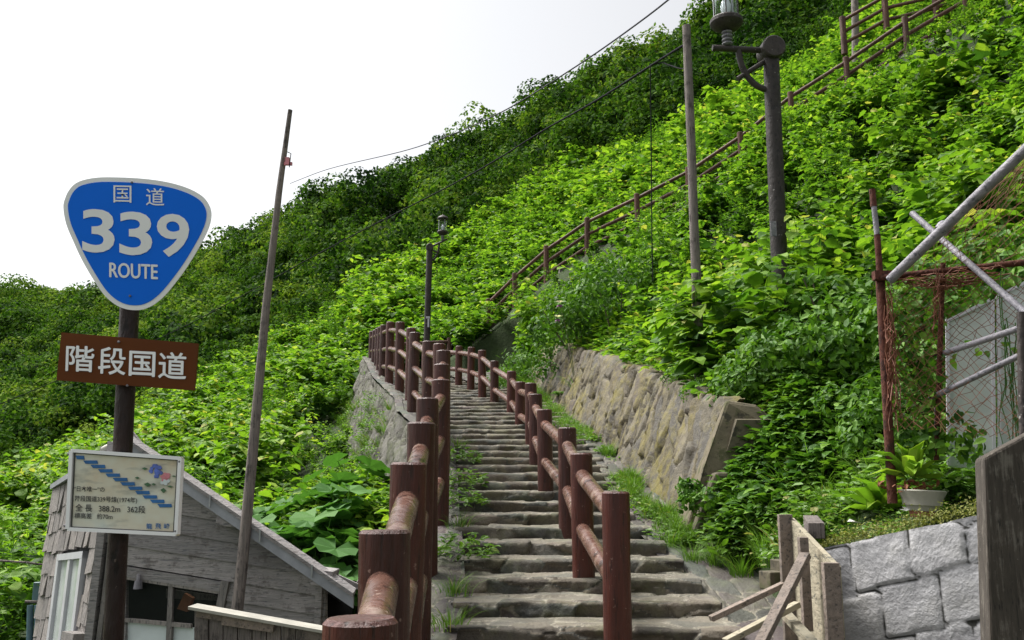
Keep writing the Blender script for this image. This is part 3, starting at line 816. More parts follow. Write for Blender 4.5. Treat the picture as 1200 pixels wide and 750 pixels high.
def bar(pl, a, b_, w, off0, off1, mb):
    a = np.array(a, float); b_ = np.array(b_, float); d = b_ - a; d /= np.linalg.norm(d); nn = np.array([-d[1], d[0]]) * w / 2
    pts = [a + nn, b_ + nn, b_ - nn, a - nn]
    V = [pl(*q, off0) for q in pts] + [pl(*q, off1) for q in pts]; mb.hexa(V)
mb = MB(); c_ = [np.array(q) for q in fo]; cen = sum(c_) / 4
c2 = [q + (cen - q) / np.linalg.norm(cen - q) * 2.2 for q in c_]
for i in range(4): bar(pl3, c2[i], c2[(i + 1) % 4] , 4.2, -.021, .008 + .0006 * i, mb)
mb.build('frame', M['sign_white'], mpb)
mb = MB(); c4 = [q + (cen - q) / np.linalg.norm(cen - q) * 6.5 for q in c_]
for i in range(4): bar(pl3, c4[i], c4[(i + 1) % 4], 1.1, -.003, .001 + .0003 * i, mb)
mb.build('inner_line', M['board_text'], mpb)
def Z(x, y): return (60 + x / 5.356, 510 + y / 5.356)
# stepped blue band
mb = MB(); nst = 12
for i in range(nst):
    x = 155 + i * 46.5; y = 131 + i * 27.3
    pts = [Z(x, y), Z(x + 88 if i else x + 52, y), Z(x + 92, y + 21), Z(x + 15, y + 21)]
    if i == 0: pts = [Z(155, 128), Z(205, 129), Z(210, 153), Z(160, 150)]; 
    V = [pl3(*q, -.001) for q in pts] + [pl3(*q, .0012 + .0002 * (i % 2)) for q in pts]; mb.hexa(V)
mb.build('stair_drawing', M['board_flower'] if 0 else M['board_blue'], mpb)
def disc(mb, x, y, r, off, n=9, j=.25):
    pts = []
    for k in range(n):
        a = 2 * math.pi * k / n; rr = r * (1 + random.uniform(-j, j)); pts.append(Z(x + rr * math.cos(a), y + rr * math.sin(a)))
    V = [pl3(*q, -.001) for q in pts] + [pl3(*q, off) for q in pts]
    mb.add(V, [tuple(range(2 * n - 1, n - 1, -1))] + [(i, (i + 1) % n, (i + 1) % n + n, i + n) for i in range(n)])
for mat, (fx, fy, R_, cnt) in (('board_flower', (660, 222, 44, 18)), ('board_pink', (716, 262, 30, 12)), ('white_board', (720, 300, 36, 7))):
    mb = MB()
    for k in range(cnt):
        a = random.uniform(0, 6.28); r = R_ * math.sqrt(random.random()) * .8; disc(mb, fx + r * math.cos(a), fy + r * math.sin(a), 12, .0012 + .0001 * k)
    mb.build('flower_drawing', M[mat], mpb)
mb = MB()
for (x, y, w, h) in ((588, 210, 17, 8), (541, 268, 15, 7), (605, 310, 22, 13), (705, 347, 18, 15), (747, 322, 18, 6), (770, 257, 12, 4), (643, 308, 12, 7)):
    pts = [Z(x - w, y - h * .3), Z(x, y - h), Z(x + w, y), Z(x, y + h)]
    V = [pl3(*q, -.001) for q in pts] + [pl3(*q, .003) for q in pts]; mb.hexa(V)
mb.build('leaf_drawing', M['board_green'], mpb)
for s_, x0, y0, x1, y1 in (('“日本唯一”の', 143, 318, 336, 352), ('階段国道339号線(1974年)', 150, 378, 540, 420), ('全 長   388.2m   362段', 152, 430, 592, 478), ('標高差   約70m', 148, 486, 386, 522)):
    a_, b_ = Z(x0, y0), Z(x1, y1)
    text(pl3, s_, a_[0], a_[1], b_[0], b_[1], 'lettering', 'board_text', mpb, .012, 0.03, off=.0015)
for ch, x0 in (('龍', 598), ('飛', 654), ('崎', 708)):
    a_, b_ = Z(x0, 553), Z(x0 + 36, 588); text(pl3, ch, a_[0], a_[1], b_[0], b_[1], 'lettering', 'board_blue', mpb, .015, 0.03, off=.0015)
for pl_, par_, pts_ in ((pl, sh, ((155, 214), (153, 347))), (pl2, nb, ((140, 401), (150, 452))), (pl3, mpb, ((80.8, 532), (211, 541), (206.3, 622.5), (76.8, 616)))):
    for (x_, y_) in pts_:
        q = pl_(x_, y_, .004); mb = MB(); mb.lathe(q, [(.0045, 0), (.0045, .004), (.003, .006)], 8, axis=pl_.n); mb.build('bolt', M['galv'], par_, smooth=True, angle=30)
mb = MB(); mb.box(pl3(146, 545, -.035), (.2, .03, .03)); mb.box(pl3(143, 608, -.035), (.2, .03, .03)); mb.build('clamp', M['post_iron'], sp)

# ------------------------------------------------------------------ wooden shed
shed = empty('wooden_shed', (-3, 7.6, -1.3), 'leaning weathered grey wooden shed with shingled side wall, behind the signpost', 'shed')
plF = Plane(P(130, 620, 7.6), (np.array([-(P(380, 700, 7.25) - P(130, 620, 7.6))[1], (P(380, 700, 7.25) - P(130, 620, 7.6))[0], 0])))
def rake(px): return 509 + (px - 156) * (.693 if px > 156 else -.8)
mb = MB(); sl = .16; bh = 23.0; k = 0
y = 520.0
while y < 800:
    lo = lambda px: y + sl * (px - 126)
    hi = lambda px: y - bh + sl * (px - 126)
    def xr_at(f):  # right limit where the board meets the roof line
        xs = np.arange(126, 385, 1.0); ok = [x for x in xs if f(x) >= rake(x) + 7]
        return ok
    okl = xr_at(lo); okh = xr_at(hi)
    if okl:
        # the board runs between its first and last x under the roof line
        xl0, xl1 = float(min(okl)), min(382, max(okl)) ; xh1 = min(382, max(okh)) if okh else 130.0
        segs = [(xl0, xl1, xh1)]
        if hi(200) > 658:
            segs = [(262.0, xl1, xh1)] if lo(262) < 760 else []
            segs.append((124.0, 148.0, 148.0))
        for (a_, b1, b2) in segs:
            tint = random.random()
            V = [plF(a_, lo(a_), -.03), plF(b1, lo(b1), -.03), plF(b1, lo(b1), .022), plF(a_, lo(a_), .022),
                 plF(a_, hi(a_), -.03), plF(max(b2, a_ + 1), hi(b2), -.03), plF(max(b2, a_ + 1), hi(b2) - 3, .002), plF(a_, hi(a_) - 3, .002)]
            mb.hexa(V, tint)
    y += bh
mb.build('front_wall', M['shed_wood'], shed)
# head board over the window, window frame, panes, lower white panel
def fbar(name, pts, o0, o1, mat, parent=None):
    mb = MB(); V = [plF(*q, o0) for q in pts] + [plF(*q, o1) for q in pts]; mb.hexa(V); return mb.build(name, M[mat], parent or shed)
fbar('head_board', [(146, 663), (266, 682), (266, 694), (146, 675)], -.01, .03, 'shed_wood')
win = fbar('window', [(147, 724), (225, 731), (225, 736), (147, 728.5)], -.012, .018, 'shingle')
fbar('mullion', [(199, 683), (204, 684), (201, 790), (194, 790)], -.01, .02, 'shingle', win)
fbar('frame', [(146, 674), (266, 693), (265.5, 697), (146, 678)], -.012, .026, 'shingle', win)
fbar('jamb', [(262, 680), (271, 681), (264, 716), (255, 715)], -.01, .04, 'shingle', win)
fbar('lower_panel', [(147, 728), (226, 736), (226, 800), (147, 800)], -.03, -.018, 'white_board', win)
fbar('clutter', [(178, 720), (190, 724), (197, 707), (187, 701)], -.4, -.36, 'tan_wood', shed)
fbar('clutter', [(200, 726), (245, 729), (243, 719), (214, 717)], -.42, -.36, 'tan_wood', shed)
fbar('dark_backing', [(58, 600), (372, 700), (366, 830), (40, 830)], -.75, -.7, 'dark', shed)  # added black sheet behind the window, stands in for the shaded interior
fbar('back_panel', [(140, 700), (200, 708), (215, 716), (140, 712)], -.68, -.66, 'shingle', shed)
fbar('pane', [(147, 676), (199, 684), (197, 728), (147, 725)], -.004, .0, 'window_glass', win)
fbar('pane', [(204, 684), (262, 693), (256, 735), (201, 729)], -.006, -.002, 'window_glass', win)
# lamp holder at the window head
mb = MB(); c_ = plF(168, 672, .06); mb.tube([c_, c_ - [0, 0, .05]], .016, 10); mb.tube([c_ - [0, 0, .05], c_ - [0, 0, .11]], [.028, .034], 10); mb.build('lamp_holder', M['galv'], shed, smooth=True, angle=40)
# back box that keeps the inside dark
A_ = plF(126, 660, 0); 
fl, fr_ = plF(128, 640, -.06), plF(378, 730, -.06); zb0 = -1.3
bk = np.array([-.75, 2.6, -.30])
def ext(a): return a + bk
TLp, RBp = plF(150, 512, -.05), plF(382, 668, -.05)
mb = MB()
b0 = fl.copy(); b0[2] = -1.35; b1 = fr_.copy(); b1[2] = -1.35
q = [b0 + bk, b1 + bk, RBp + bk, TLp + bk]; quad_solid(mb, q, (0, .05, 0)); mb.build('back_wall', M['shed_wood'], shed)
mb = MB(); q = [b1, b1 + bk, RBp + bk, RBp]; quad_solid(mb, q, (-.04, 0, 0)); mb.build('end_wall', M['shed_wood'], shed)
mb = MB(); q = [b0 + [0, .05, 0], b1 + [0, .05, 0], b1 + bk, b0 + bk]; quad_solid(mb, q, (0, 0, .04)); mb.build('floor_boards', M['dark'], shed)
# shingled side wall
near_t, near_b = P(133, 540, 7.62), P(107, 760, 7.62); near_b = near_t + (near_b - near_t) * 1.5
far_t, far_b = P(62, 573, 10.0), P(38, 760, 10.0); far_b = far_t + (far_b - far_t) * 1.3
nS = np.cross(far_t - near_t, near_b - near_t); nS /= np.linalg.norm(nS)
if nS[0] > 0: nS = -nS
def side(u, v, off=0):   # u 0 near..1 far, v 0 top..1 down (2.3 m)
    a = near_t + (near_b - near_t) / np.linalg.norm(near_b - near_t) * v * 2.3
    b_ = far_t + (far_b - far_t) / np.linalg.norm(far_b - far_t) * v * 2.3
    return a + (b_ - a) * u + nS * off
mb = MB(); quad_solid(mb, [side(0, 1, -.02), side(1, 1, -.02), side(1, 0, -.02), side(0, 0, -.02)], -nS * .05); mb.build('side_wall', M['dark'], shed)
mb = MB(); rows = 11
wu0, wu1, wv0, wv1 = .22, .66, .30, .72
for r in range(rows):
    u = -.02; v0 = r / rows
    while u < 1.0:
        w = random.uniform(.07, .13); v1 = v0 + 1 / rows * random.uniform(1.05, 1.3); uu = min(1.0, u + w)
        mid_u, mid_v = (u + uu) / 2, (v0 + v1) / 2
        inside = wu0 < mid_u < wu1 and wv0 < mid_v < wv1
        if not inside and random.random() > .02:
            t = random.uniform(-.006, .02); sk = random.uniform(-.004, .004); g = .004
            V = [side(u + g, v1 + sk, .014 + t), side(uu - g, v1 - sk, .014 + random.uniform(-.006, .02)), side(uu - g, v1 - sk, .0), side(u + g, v1 + sk, .0),
                 side(u + g, v0, .004), side(uu - g, v0, .004), side(uu - g, v0, -.008), side(u + g, v0, -.008)]
            mb.hexa(V, random.random())
        u = uu
mb.build('shingles', M['shingle'], shed)
sw = MB()
def sbar(u0, v0, u1, v1, o0, o1, name, mat, par=None):
    mb = MB(); V = [side(u0, v1, o0), side(u1, v1, o0), side(u1, v1, o1), side(u0, v1, o1), side(u0, v0, o0), side(u1, v0, o0), side(u1, v0, o1), side(u0, v0, o1)]
    mb.hexa(V); return mb.build(name, M[mat], par or shed)
w2 = sbar(wu0, wv0, wu1, wv0 + .025, -.01, .035, 'window', 'white_frame')
sbar(wu0, wv1 - .03, wu1, wv1, -.01, .04, 'sill', 'white_frame', w2)
sbar(wu0, wv0, wu0 + .04, wv1, -.01, .034, 'frame', 'white_frame', w2); sbar(wu1 - .04, wv0, wu1, wv1, -.01, .034, 'frame', 'white_frame', w2); sbar(.42, wv0, .46, wv1, -.01, .03, 'mullion', 'white_frame', w2)
sbar(wu0, wv0, wu1, wv1, -.004, .002, 'pane', 'dusty_pane', w2)
# dark plate for a door opening's shade, small board over it near the corner
sbar(.06, .62, .2, 1.0, .022, .03, 'shade_plate', 'dark'); sbar(.04, .58, .22, .62, .0, .12, 'small_shelf', 'shingle')
sbar(.045, .62, .075, 1.0, .0, .05, 'door_post', 'shingle')
# corner boards
mb = MB(); d_ = (near_b - near_t); mb.beam(near_t + [.0, -.03, .0], near_t + d_ * .75 + [-.0, -.03, 0], .06, .10, .6, up=(0, 1, 0)); mb.build('corner_board', M['shed_wood'], shed)
mb = MB(); mb.beam(near_t + [.09, -.04, .0], near_t + d_ * .75 + [.07, -.04, 0], .035, .05, .3, up=(0, 1, 0)); mb.build('corner_board', M['shingle'], shed)
# roof
e0, e1 = plF(152, 511, .16), plF(424, 697, .16)
rb = np.array([-.80, 2.75, -.40])
up_ = np.array([0, 0, .03])
roof = MB(); roof.hexa([e0, e1, e1 + rb, e0 + rb, e0 + up_, e1 + up_, e1 + rb + up_, e0 + rb + up_]); rf = roof.build('roof', M['roof_sheet'], shed)
mb = MB(); d_ = e1 - e0
mb.hexa([e0 + [0, -.035, -.075], e1 + [0, -.035, -.075], e1 + [0, 0, -.075], e0 + [0, 0, -.075], e0 + [0, -.035, .0], e1 + [0, -.035, .0], e1, e0], .8); mb.build('rake_board', M['roof_sheet'], rf)
mb = MB(); mb.hexa([e0 + [0, -.05, .002], e1 + [0, -.05, .002], e1 + [0, .08, .032], e0 + [0, .08, .032], e0 + [0, -.05, .032], e1 + [0, -.05, .032], e1 + [0, .08, .055], e0 + [0, .08, .055]], .2); mb.build('edge_trim', M['shed_wood'], rf)
for t in (.2, .42, .63, .84):
    mb = MB(); q = e0 + d_ * t; mb.box(q + [0, -.055, -.01], (.012, .012, .09)); mb.build('strap', M['steel'], rf)
# top edge of the side wall
mb = MB(); mb.beam(near_t + [-.02, -.1, .04] , far_t + [-.03, .1, .02], .09, .05, .7); mb.build('eave_board', M['roof_sheet'], rf)
for (x, y_) in ((275, 607), (384, 675)):
    mb = MB(); c_ = plF(x, y_, .05); mb.box(c_, (.155, .26, .115), ax=np.array([[.99, 0, -.12], [.0, 1, 0], [.12, 0, .99]])); mb.build('beam_end', M['shed_wood'], shed, bevel=.006)
mb = MB(); mb.beam(plF(377, 684, .03), plF(371, 830, .03), .05, .05); mb.build('corner_post', M['shed_wood'], shed)
for k in range(3):
    mb = MB(); a_ = plF(392 + k * 14, 683 + k * 10, -.3 - .2 * k); mb.beam(a_ + [-.1, 0, 0.02], a_ + [.45, .1, -.24], .05, .04); mb.build('rafter', M['shed_wood'], shed)
mb = MB(); mb.box(plF(408, 745, -.9), (.5, .04, 1.1)); mb.build('dark_backing', M['dark'], shed)  # added black sheet for the shade under the open end of the roof
# white pipe on the ridge
mb = MB(); c_ = P(128, 523, 7.7); mb.tube([c_ + [-.05, 0, -.03], c_ + [.04, 0, .015]], .028, 10); mb.tube([c_ + [-.06, 0, .0], c_ + [-.06, 0, -.16]], .014, 8)
mb.build('ridge_pipe', M['pot_white'], shed, smooth=True, angle=40)

# plank shelter in front of the shed
sh2 = empty('plank_shelter', P(300, 760, 5.4), 'low shelter of dark old planks with a pale topped lid in front of the shed', 'shelter')
plL = Plane(P(300, 722, 5.4), (-.02, -1, 0))
mb = MB(); V = [plL(224, 713, -.10), plL(388, 742, -.10), plL(388, 742, .05), plL(224, 713, .05), plL(224, 709.5, -.10), plL(388, 738.5, -.10), plL(388, 738.5, .05), plL(224, 709.5, .05)]; mb.hexa(V); mb.build('lid', M['pot_white'], sh2)
mb = MB()
for i, x in enumerate(range(228, 386, 17)):
    y_ = 714 + (x - 224) * .177; o_ = random.uniform(-.01, .01)
    V = [plL(x, 840, -.03 + o_), plL(x + 15.5, 840, -.03 + o_), plL(x + 15.5, 840, o_), plL(x, 840, o_), plL(x, y_, -.03 + o_), plL(x + 15.5, y_ + 3, -.03 + o_), plL(x + 15.5, y_ + 3, o_), plL(x, y_, o_)]; mb.hexa(V)
mb.build('planks', M['grey_wood'], sh2)
for (a_, b_, o_) in (((262, 726), (322, 735), .03), ((356, 742), (392, 748), .035), ((232, 717), (262, 722), .02)):
    mb = MB(); bar(plL, a_, b_, 11, 0.004, o_, mb); mb.build('short_board', M['pale_wood'], sh2)

# blue pipes by the shed and the horizontal bar
bp = empty('blue_pipes', P(40, 790, 10.5), 'pair of blue grey vertical pipes with a bar beside the shingled wall', 'pipes')
for x in (33.5, 42): 
    mb = MB(); mb.tube([P(x, 800, 10.5), P(x + 2, 709, 10.5)], .032, 12); mb.build('pipe', M['blue_pipe'], bp, smooth=True, angle=40)
mb = MB(); mb.tube([P(29, 705, 10.5), P(60, 706, 10.6)], .016, 8); mb.build('bar', M['grey_wood'], bp, smooth=True)
mb = MB(); mb.box(P(45, 693, 10.7), (.09, .09, .2)); mb.build('box', M['blue_pipe'], bp, bevel=.01)

# ------------------------------------------------------------------ poles
def wood_pole(pts, rad, label, nm='wooden_pole'):
    mb = MB(); pts = np.array(pts); n = 9
    t = np.linspace(0, 1, len(pts)); tt = np.linspace(0, 1, n); pp = np.stack([np.interp(tt, t, pts[:, i]) for i in range(3)], 1)
    mb.tube(pp, np.interp(tt, t, rad), 14, True, wob=.04); o = mb.build('wooden_pole', M['grey_wood'], None, smooth=True, angle=40, loc=pts[0]); return o
wp = empty('wooden_pole', P(276, 712, 7.15), 'long leaning grey pole rising past the shed roof, small red bracket near its top', 'pole')
mb = MB(); pts = [P(271, 780, 7.15), P(284, 660, 7.15), P(297, 520, 7.14), P(312, 360, 7.14), P(327, 225, 7.13), P(340, 129, 7.13)]
mb.tube(pts, [.045, .042, .037, .031, .025, .019], 12, True, wob=.05); mb.build('shaft', M['grey_wood'], wp, smooth=True, angle=40)
mb = MB(); mb.box(P(337, 189, 7.1), (.03, .03, .06)); mb.box(P(338, 192, 7.1), (.06, .02, .025)); mb.build('bracket', M['board_pink'], wp)
mb = MB(); mb.tube([P(337, 178, 7.1), P(341, 180, 7.1), P(339, 196, 7.08)], .004, 5); mb.build('wire_loop', M['cable'], wp)
o = wood_pole([P(821, 480, 9.5), P(816, 330, 9.5), P(811, 200, 9.5), P(804.5, 30, 9.5)], [.053, .051, .048, .043], 'x')
tag(o, 'bare weathered wooden pole in the leaves above the stone wall, left of the near lamp', 'pole')
o = wood_pole([P(1003, 80, 24), P(1001, -60, 24)], [.1, .1], 'x'); tag(o, 'grey pole behind the rails at the top right of the hill', 'pole')

# ------------------------------------------------------------------ lamps
def lamp(base, top, r, s_, label, arm=(-1, 0, 0)):
    """old style lantern on a bracket; s_ scales the fittings"""
    root = empty('street_lamp', base, label, 'street lamp', 'lantern street lamps beside the steps')
    base = np.array(base); top = np.array(top); arm = np.array(arm, float); arm /= np.linalg.norm(arm)
    mb = MB(); mb.tube([base + (top - base) * t for t in np.linspace(0, 1, 6)], r, 18, True, wob=.01); mb.build('pole', M['lamp_iron'], root, smooth=True, angle=40)
    side_ = np.cross(arm, (0, 0, 1))
    mb = MB(); c = top + [0, 0, .02 * s_]; mb.tube([c - side_ * .11 * s_, c + side_ * .11 * s_], .105 * s_, 20, True, chamfer=.012); mb.build('joint_drum', M['lamp_iron'], root, smooth=True, angle=35)
    e = c + arm * .50 * s_
    mb = MB(); mb.tube([c, e + arm * .04 * s_], .028 * s_, 12); am = mb.build('arm', M['lamp_iron'], root, smooth=True, angle=40)
    # curved brace
    a0 = c + arm * .30 * s_; a1 = top + arm * r * .5 - np.array([0, 0, .36 * s_])
    pts = []
    for t in np.linspace(0, 1, 9):
        a = t * math.pi / 2; pts.append(a1 + (a0 - a1) * np.array([1, 1, 0]) * math.cos(a) * 1.0 + np.array([0, 0, (a0 - a1)[2]]) * (1 - math.sin(a)))
    mb = MB(); mb.tube(pts, .028 * s_, 10); mb.build('curved_brace', M['lamp_iron'], root, smooth=True, angle=40)
    mb = MB(); mb.tube([top + arm * .03 - np.array([0, 0, .06 * s_]), top + arm * .32 * s_ - np.array([0, 0, .27 * s_])], .022 * s_, 10); mb.build('stay_rod', M['lamp_iron'], root, smooth=True, angle=40)
    # neck, lantern
    b = c + arm * .40 * s_ + np.array([0, 0, .03 * s_])
    prof = []; z = 0
    for k in range(4): prof += [(.03, z), (.048, z + .012), (.048, z + .024), (.03, z + .034)]; z += .036
    mb = MB(); mb.lathe(b, [(a * s_, q * s_) for a, q in prof], 16); mb.build('neck', M['galv'], root, smooth=True, angle=30)
    mb = MB(); mb.lathe(b, [(a * s_, q * s_) for a, q in [(.03, .14), (.09, .155), (.135, .19), (.15, .215), (.15, .245), (.138, .26), (.118, .262)]], 28); ln = mb.build('lantern', M['lamp_iron'], root, smooth=True, angle=30)
    mb = MB(); mb.lathe(b, [(a * s_, q * s_) for a, q in [(.150, .60), (.155, .625), (.135, .66), (.07, .70), (.03, .715), (.015, .74)]], 28); mb.build('cap', M['lamp_iron'], ln, smooth=True, angle=30)
    n = 28; a = np.arange(n) * 2 * math.pi / n; mb = MB()
    V = [b + np.array([math.cos(q) * .115 * s_, math.sin(q) * .115 * s_, z * s_]) for z in (.262, .60) for q in a] + [b + np.array([math.cos(q) * .111 * s_, math.sin(q) * .111 * s_, z * s_]) for z in (.262, .60) for q in a]
    mb.add(V, [(i, (i + 1) % n, n + (i + 1) % n, n + i) for i in range(n)] + [(2 * n + (i + 1) % n, 2 * n + i, 3 * n + i, 3 * n + (i + 1) % n) for i in range(n)])
    mb.build('glass', M['clear_glass'], ln, smooth=True, angle=40)
    for q in range(6):
        a = q * math.pi / 3 + .3; p_ = b + np.array([math.cos(a) * .122 * s_, math.sin(a) * .122 * s_, 0]); mb = MB(); mb.tube([p_ + [0, 0, .26 * s_], p_ + [0, 0, .61 * s_]], .006 * s_, 6); mb.build('bar', M['lamp_iron'], ln)
    mb = MB(); mb.lathe(b, [(a * s_, q * s_) for a, q in [(.025, .262), (.03, .30), (.045, .34), (.05, .39), (.035, .44), (.012, .46)]], 14); mb.build('bulb', M['lamp_bulb'], ln, smooth=True)
    mb = MB(); mb.tube([b + [.06 * s_, 0, .262 * s_], b + [.06 * s_, 0, .60 * s_]], .012 * s_, 8); mb.build('inner_rod', M['white_frame'], ln)
    return root
tp = P(903.5, 62, 9.6); bs = P(912, 275, 9.6); bs = tp + (bs - tp) * 1.62
l2 = lamp(bs, tp, .086, 1.2, 'near dark iron lamp post with drum joint, reaching above the leafy bank on the right', (-1, -.05, .03))
mb = MB(); c_ = P(906.5, 268, 9.49); mb.box(c_, (.06, .01, .16)); mb.build('number_plate', M['galv'], l2)
tp = P(503.5, 291, 22); bs = P(499.5, 400, 22); bs[2] = float(surf(22)) 
l1 = lamp(bs, tp, .075, .88, 'far dark lamp post with a small lantern behind the top of the left railing', (1, .15, .55))
mb = MB(); mb.box(P(501.5, 372, 21.9), (.09, .01, .05)); mb.box(P(502, 378, 21.9), (.04, .01, .22)); mb.build('number_plate', M['white_frame'], l1)

# ------------------------------------------------------------------ cables
def cable(px, r, mat, name, label, n=60):
    px = np.array(px, float); t = np.linspace(0, 1, len(px)); tt = np.linspace(0, 1, n)
    x = np.interp(tt, t, px[:, 0]); y = np.interp(tt, t, px[:, 1]); iy = np.interp(tt, t, 1 / px[:, 2])
    # smooth the measured line
    for _ in range(6):
        x[1:-1] = (x[:-2] + 2 * x[1:-1] + x[2:]) / 4; y[1:-1] = (y[:-2] + 2 * y[1:-1] + y[2:]) / 4; iy[1:-1] = (iy[:-2] + 2 * iy[1:-1] + iy[2:]) / 4
    mb = MB(); mb.tube([P(a, b_, 1 / c) for a, b_, c in zip(x, y, iy)], r, 6, True)
    o = mb.build(name, M[mat], None, smooth=True, loc=P(px[0][0], px[0][1], px[0][2])); tag(o, label, 'cable'); return o
cable([(1000, -210, 14), (900, -105, 17), (785, 0, 22), (700, 62, 27), (600, 126, 34), (540, 154, 40), (480, 176, 48), (385, 197, 62), (340, 215, 75)], .024, 'cable_steel', 'overhead_cable', 'thick overhead cable crossing the white sky down to the ridge')
cable([(806, 50, 9.5), (770, 72, 10.5), (700, 118, 12.5), (640, 150, 15), (560, 202, 18), (400, 282, 24), (300, 338, 28), (200, 392, 31), (100, 432, 33), (0, 474, 35), (-150, 530, 37)], .014, 'cable', 'overhead_cable', 'dark cable running from the bare wooden pole down across the bushes to the left')
cable([(812, 82, 9.55), (795, 80, 9.9), (775, 73, 10.4), (765, 76, 10.6)], .008, 'cable', 'overhead_cable', 'short slack cable loop hanging beside the bare wooden pole')
cable([(-60, 655, 10), (0, 657, 10), (30, 659, 10), (60, 663, 10.1)], .012, 'grey_wood', 'cable', 'thin cable reaching the far corner of the shed from the left')
cable([(762, 78, 10.6), (763, 150, 11), (764, 280, 11.3), (765, 330, 11.4)], .007, 'cable', 'hanging_wire', 'thin wire hanging straight down in front of the bushes left of the bare pole')

# ------------------------------------------------------------------ pipe frame with netting (right)
fr = empty('net_frame', P(1045, 520, 5.2), 'frame of rusty and galvanised pipes hung with orange netting at the right', 'net frame')
def pipe(a, b_, r, mat, name, parent=fr, n=12, mid=None):
    mb = MB(); pts = [a, b_] if mid is None else [a, *mid, b_]
    pts = np.array(pts); t = np.linspace(0, 1, len(pts)); tt = np.linspace(0, 1, 7)
    mb.tube(np.stack([np.interp(tt, t, pts[:, i]) for i in range(3)], 1), r, n, True, wob=.015); return mb.build(name, M[mat], parent, smooth=True, angle=40)
pipe(P(1046, 590, 5.2), P(1031, 318, 5.2), .026, 'rust', 'post'); pipe(P(1031, 320, 5.2), P(1028, 275, 5.2), .018, 'rust', 'post_top')
pipe(P(1028, 276, 5.2), P(1024, 240, 5.2), .0155, 'galv', 'post_top'); pipe(P(1024, 242, 5.2), P(1022, 222, 5.2), .018, 'rust', 'post_top')
pipe(P(1026, 326, 5.17), P(1215, 306, 4.9), .018, 'rust', 'rail'); pipe(P(1043, 328, 5.12), P(1225, 153, 4.3), .027, 'galv', 'brace')
pipe(P(1069, 250, 5.4), P(1212, 376, 4.5), .018, 'galv', 'brace'); pipe(P(1105, 308, 5.05), P(1097, 540, 5.15), .014, 'rust', 'upright')
mb = MB(); c_ = P(1100, 273, 4.95); mb.lathe(c_ - [0, .03, 0], [(.04, 0), (.042, .03), (.036, .05)], 12, axis=(.6, 0, .7)); mb.build('clamp', M['galv'], fr)
mb = MB(); c_ = P(1034, 323, 5.17); mb.box(c_, (.10, .05, .05)); mb.build('clamp', M['rust'], fr)
# netting
mb = MB()
def net_patch(c00, c10, c11, c01, nu, nv, r):
    def Q(u, v): return c00 * (1 - u) * (1 - v) + c10 * u * (1 - v) + c11 * u * v + c01 * (1 - u) * v + np.array([0, 1, 0]) * .04 * math.sin(u * 5) * math.sin(v * 4)
    for dgn in (1, -1):
        for k in range(-nv, nu + 1):
            pts = []
            for j in range(0, nv + 1):
                u = (k + (j if dgn > 0 else nv - j)) / nu; v = j / nv
                if 0 <= u <= 1: pts.append(Q(u, v) + rng.normal(0, .009, 3))
            if len(pts) > 1: mb.tube(pts, r, 3, False)
net_patch(P(1040, 500, 5.2), P(1240, 520, 4.6), P(1240, 318, 4.85), P(1036, 332, 5.18), 19, 19, .0017)
net_patch(P(1050, 322, 5.1), P(1240, 304, 4.8), P(1240, 150, 4.4), P(1205, 180, 4.5), 16, 11, .0016)
mb.build('netting', M['net'], fr)
mb = MB()
def tangle(a, b_, n, sp, sag):
    for k in range(n):
        t = np.linspace(rng.uniform(0, .4), rng.uniform(.5, 1), 9); pts = a + np.outer(t, b_ - a); w = np.cumsum(rng.normal(0, sp, (9, 3)), 0) * .5 + rng.normal(0, sp, (9, 3)); w[:, 2] -= np.sin(t * 3.14) * sag * rng.random()
        mb.tube(pts + w, .0028, 4, False)
tangle(P(1040, 330, 5.15), P(1050, 520, 5.15), 24, .013, 0); tangle(P(1050, 328, 5.12), P(1190, 312, 4.9), 26, .012, .07); tangle(P(1100, 305, 5.0), P(1098, 400, 5.05), 12, .010, 0)
mb.build('net_bundle', M['net'], fr)
# silver handrail
sr = empty('pipe_handrail', P(1195, 530, 4.5), 'silver pipe handrail with two rails behind the orange netting', 'handrail')
pipe(P(1106, 414, 5.1), P(1215, 378, 4.6), .017, 'galv', 'rail', sr); pipe(P(1090, 467, 5.15), P(1215, 407, 4.6), .016, 'galv', 'rail', sr)
pipe(P(1197, 366, 4.55), P(1201, 560, 4.55), .022, 'lamp_iron', 'post', sr); pipe(P(1098, 455, 5.2), P(1098, 520, 5.2), .014, 'galv', 'post', sr)
# framed translucent panels
pn = empty('framed_panel', P(1165, 530, 5.3), 'white framed dusty clear panels standing behind the silver handrail', 'panel')
plP = Plane(P(1150, 440, 5.45), (-.35, -1, 0))
def pbar(a, b_, w, name='frame', mat='white_frame', o0=-.012, o1=.012):
    mb = MB(); bar(plP, a, b_, w, o0, o1, mb); return mb.build(name, M[mat], pn)
pbar((1109, 377), (1220, 322), 3.5); pbar((1110, 374), (1112, 545), 4.2, o1=.014); pbar((1163, 350), (1165, 545), 4, o1=.016); pbar((1169.5, 347), (1171.5, 545), 4, o1=.018); pbar((1215, 325), (1217, 545), 4)
for (x0, x1) in ((1111, 1163), (1171, 1215)):
    mb = MB(); f = lambda x: 377 - (x - 1109) * .495
    pts = [(x0, 548), (x1, 548), (x1, f(x1) + 1), (x0, f(x0) + 1)]; V = [plP(*q, -.004) for q in pts] + [plP(*q, .001) for q in pts]; mb.hexa(V); mb.build('pane', M['dusty_pane'], pn)
mb = MB(); pts = [(1171, 545), (1215, 545), (1215, 478), (1171, 492)]; V = [plP(*q, -.03) for q in pts] + [plP(*q, -.02) for q in pts]; mb.hexa(V); mb.build('lower_panel', M['white_board'], pn)

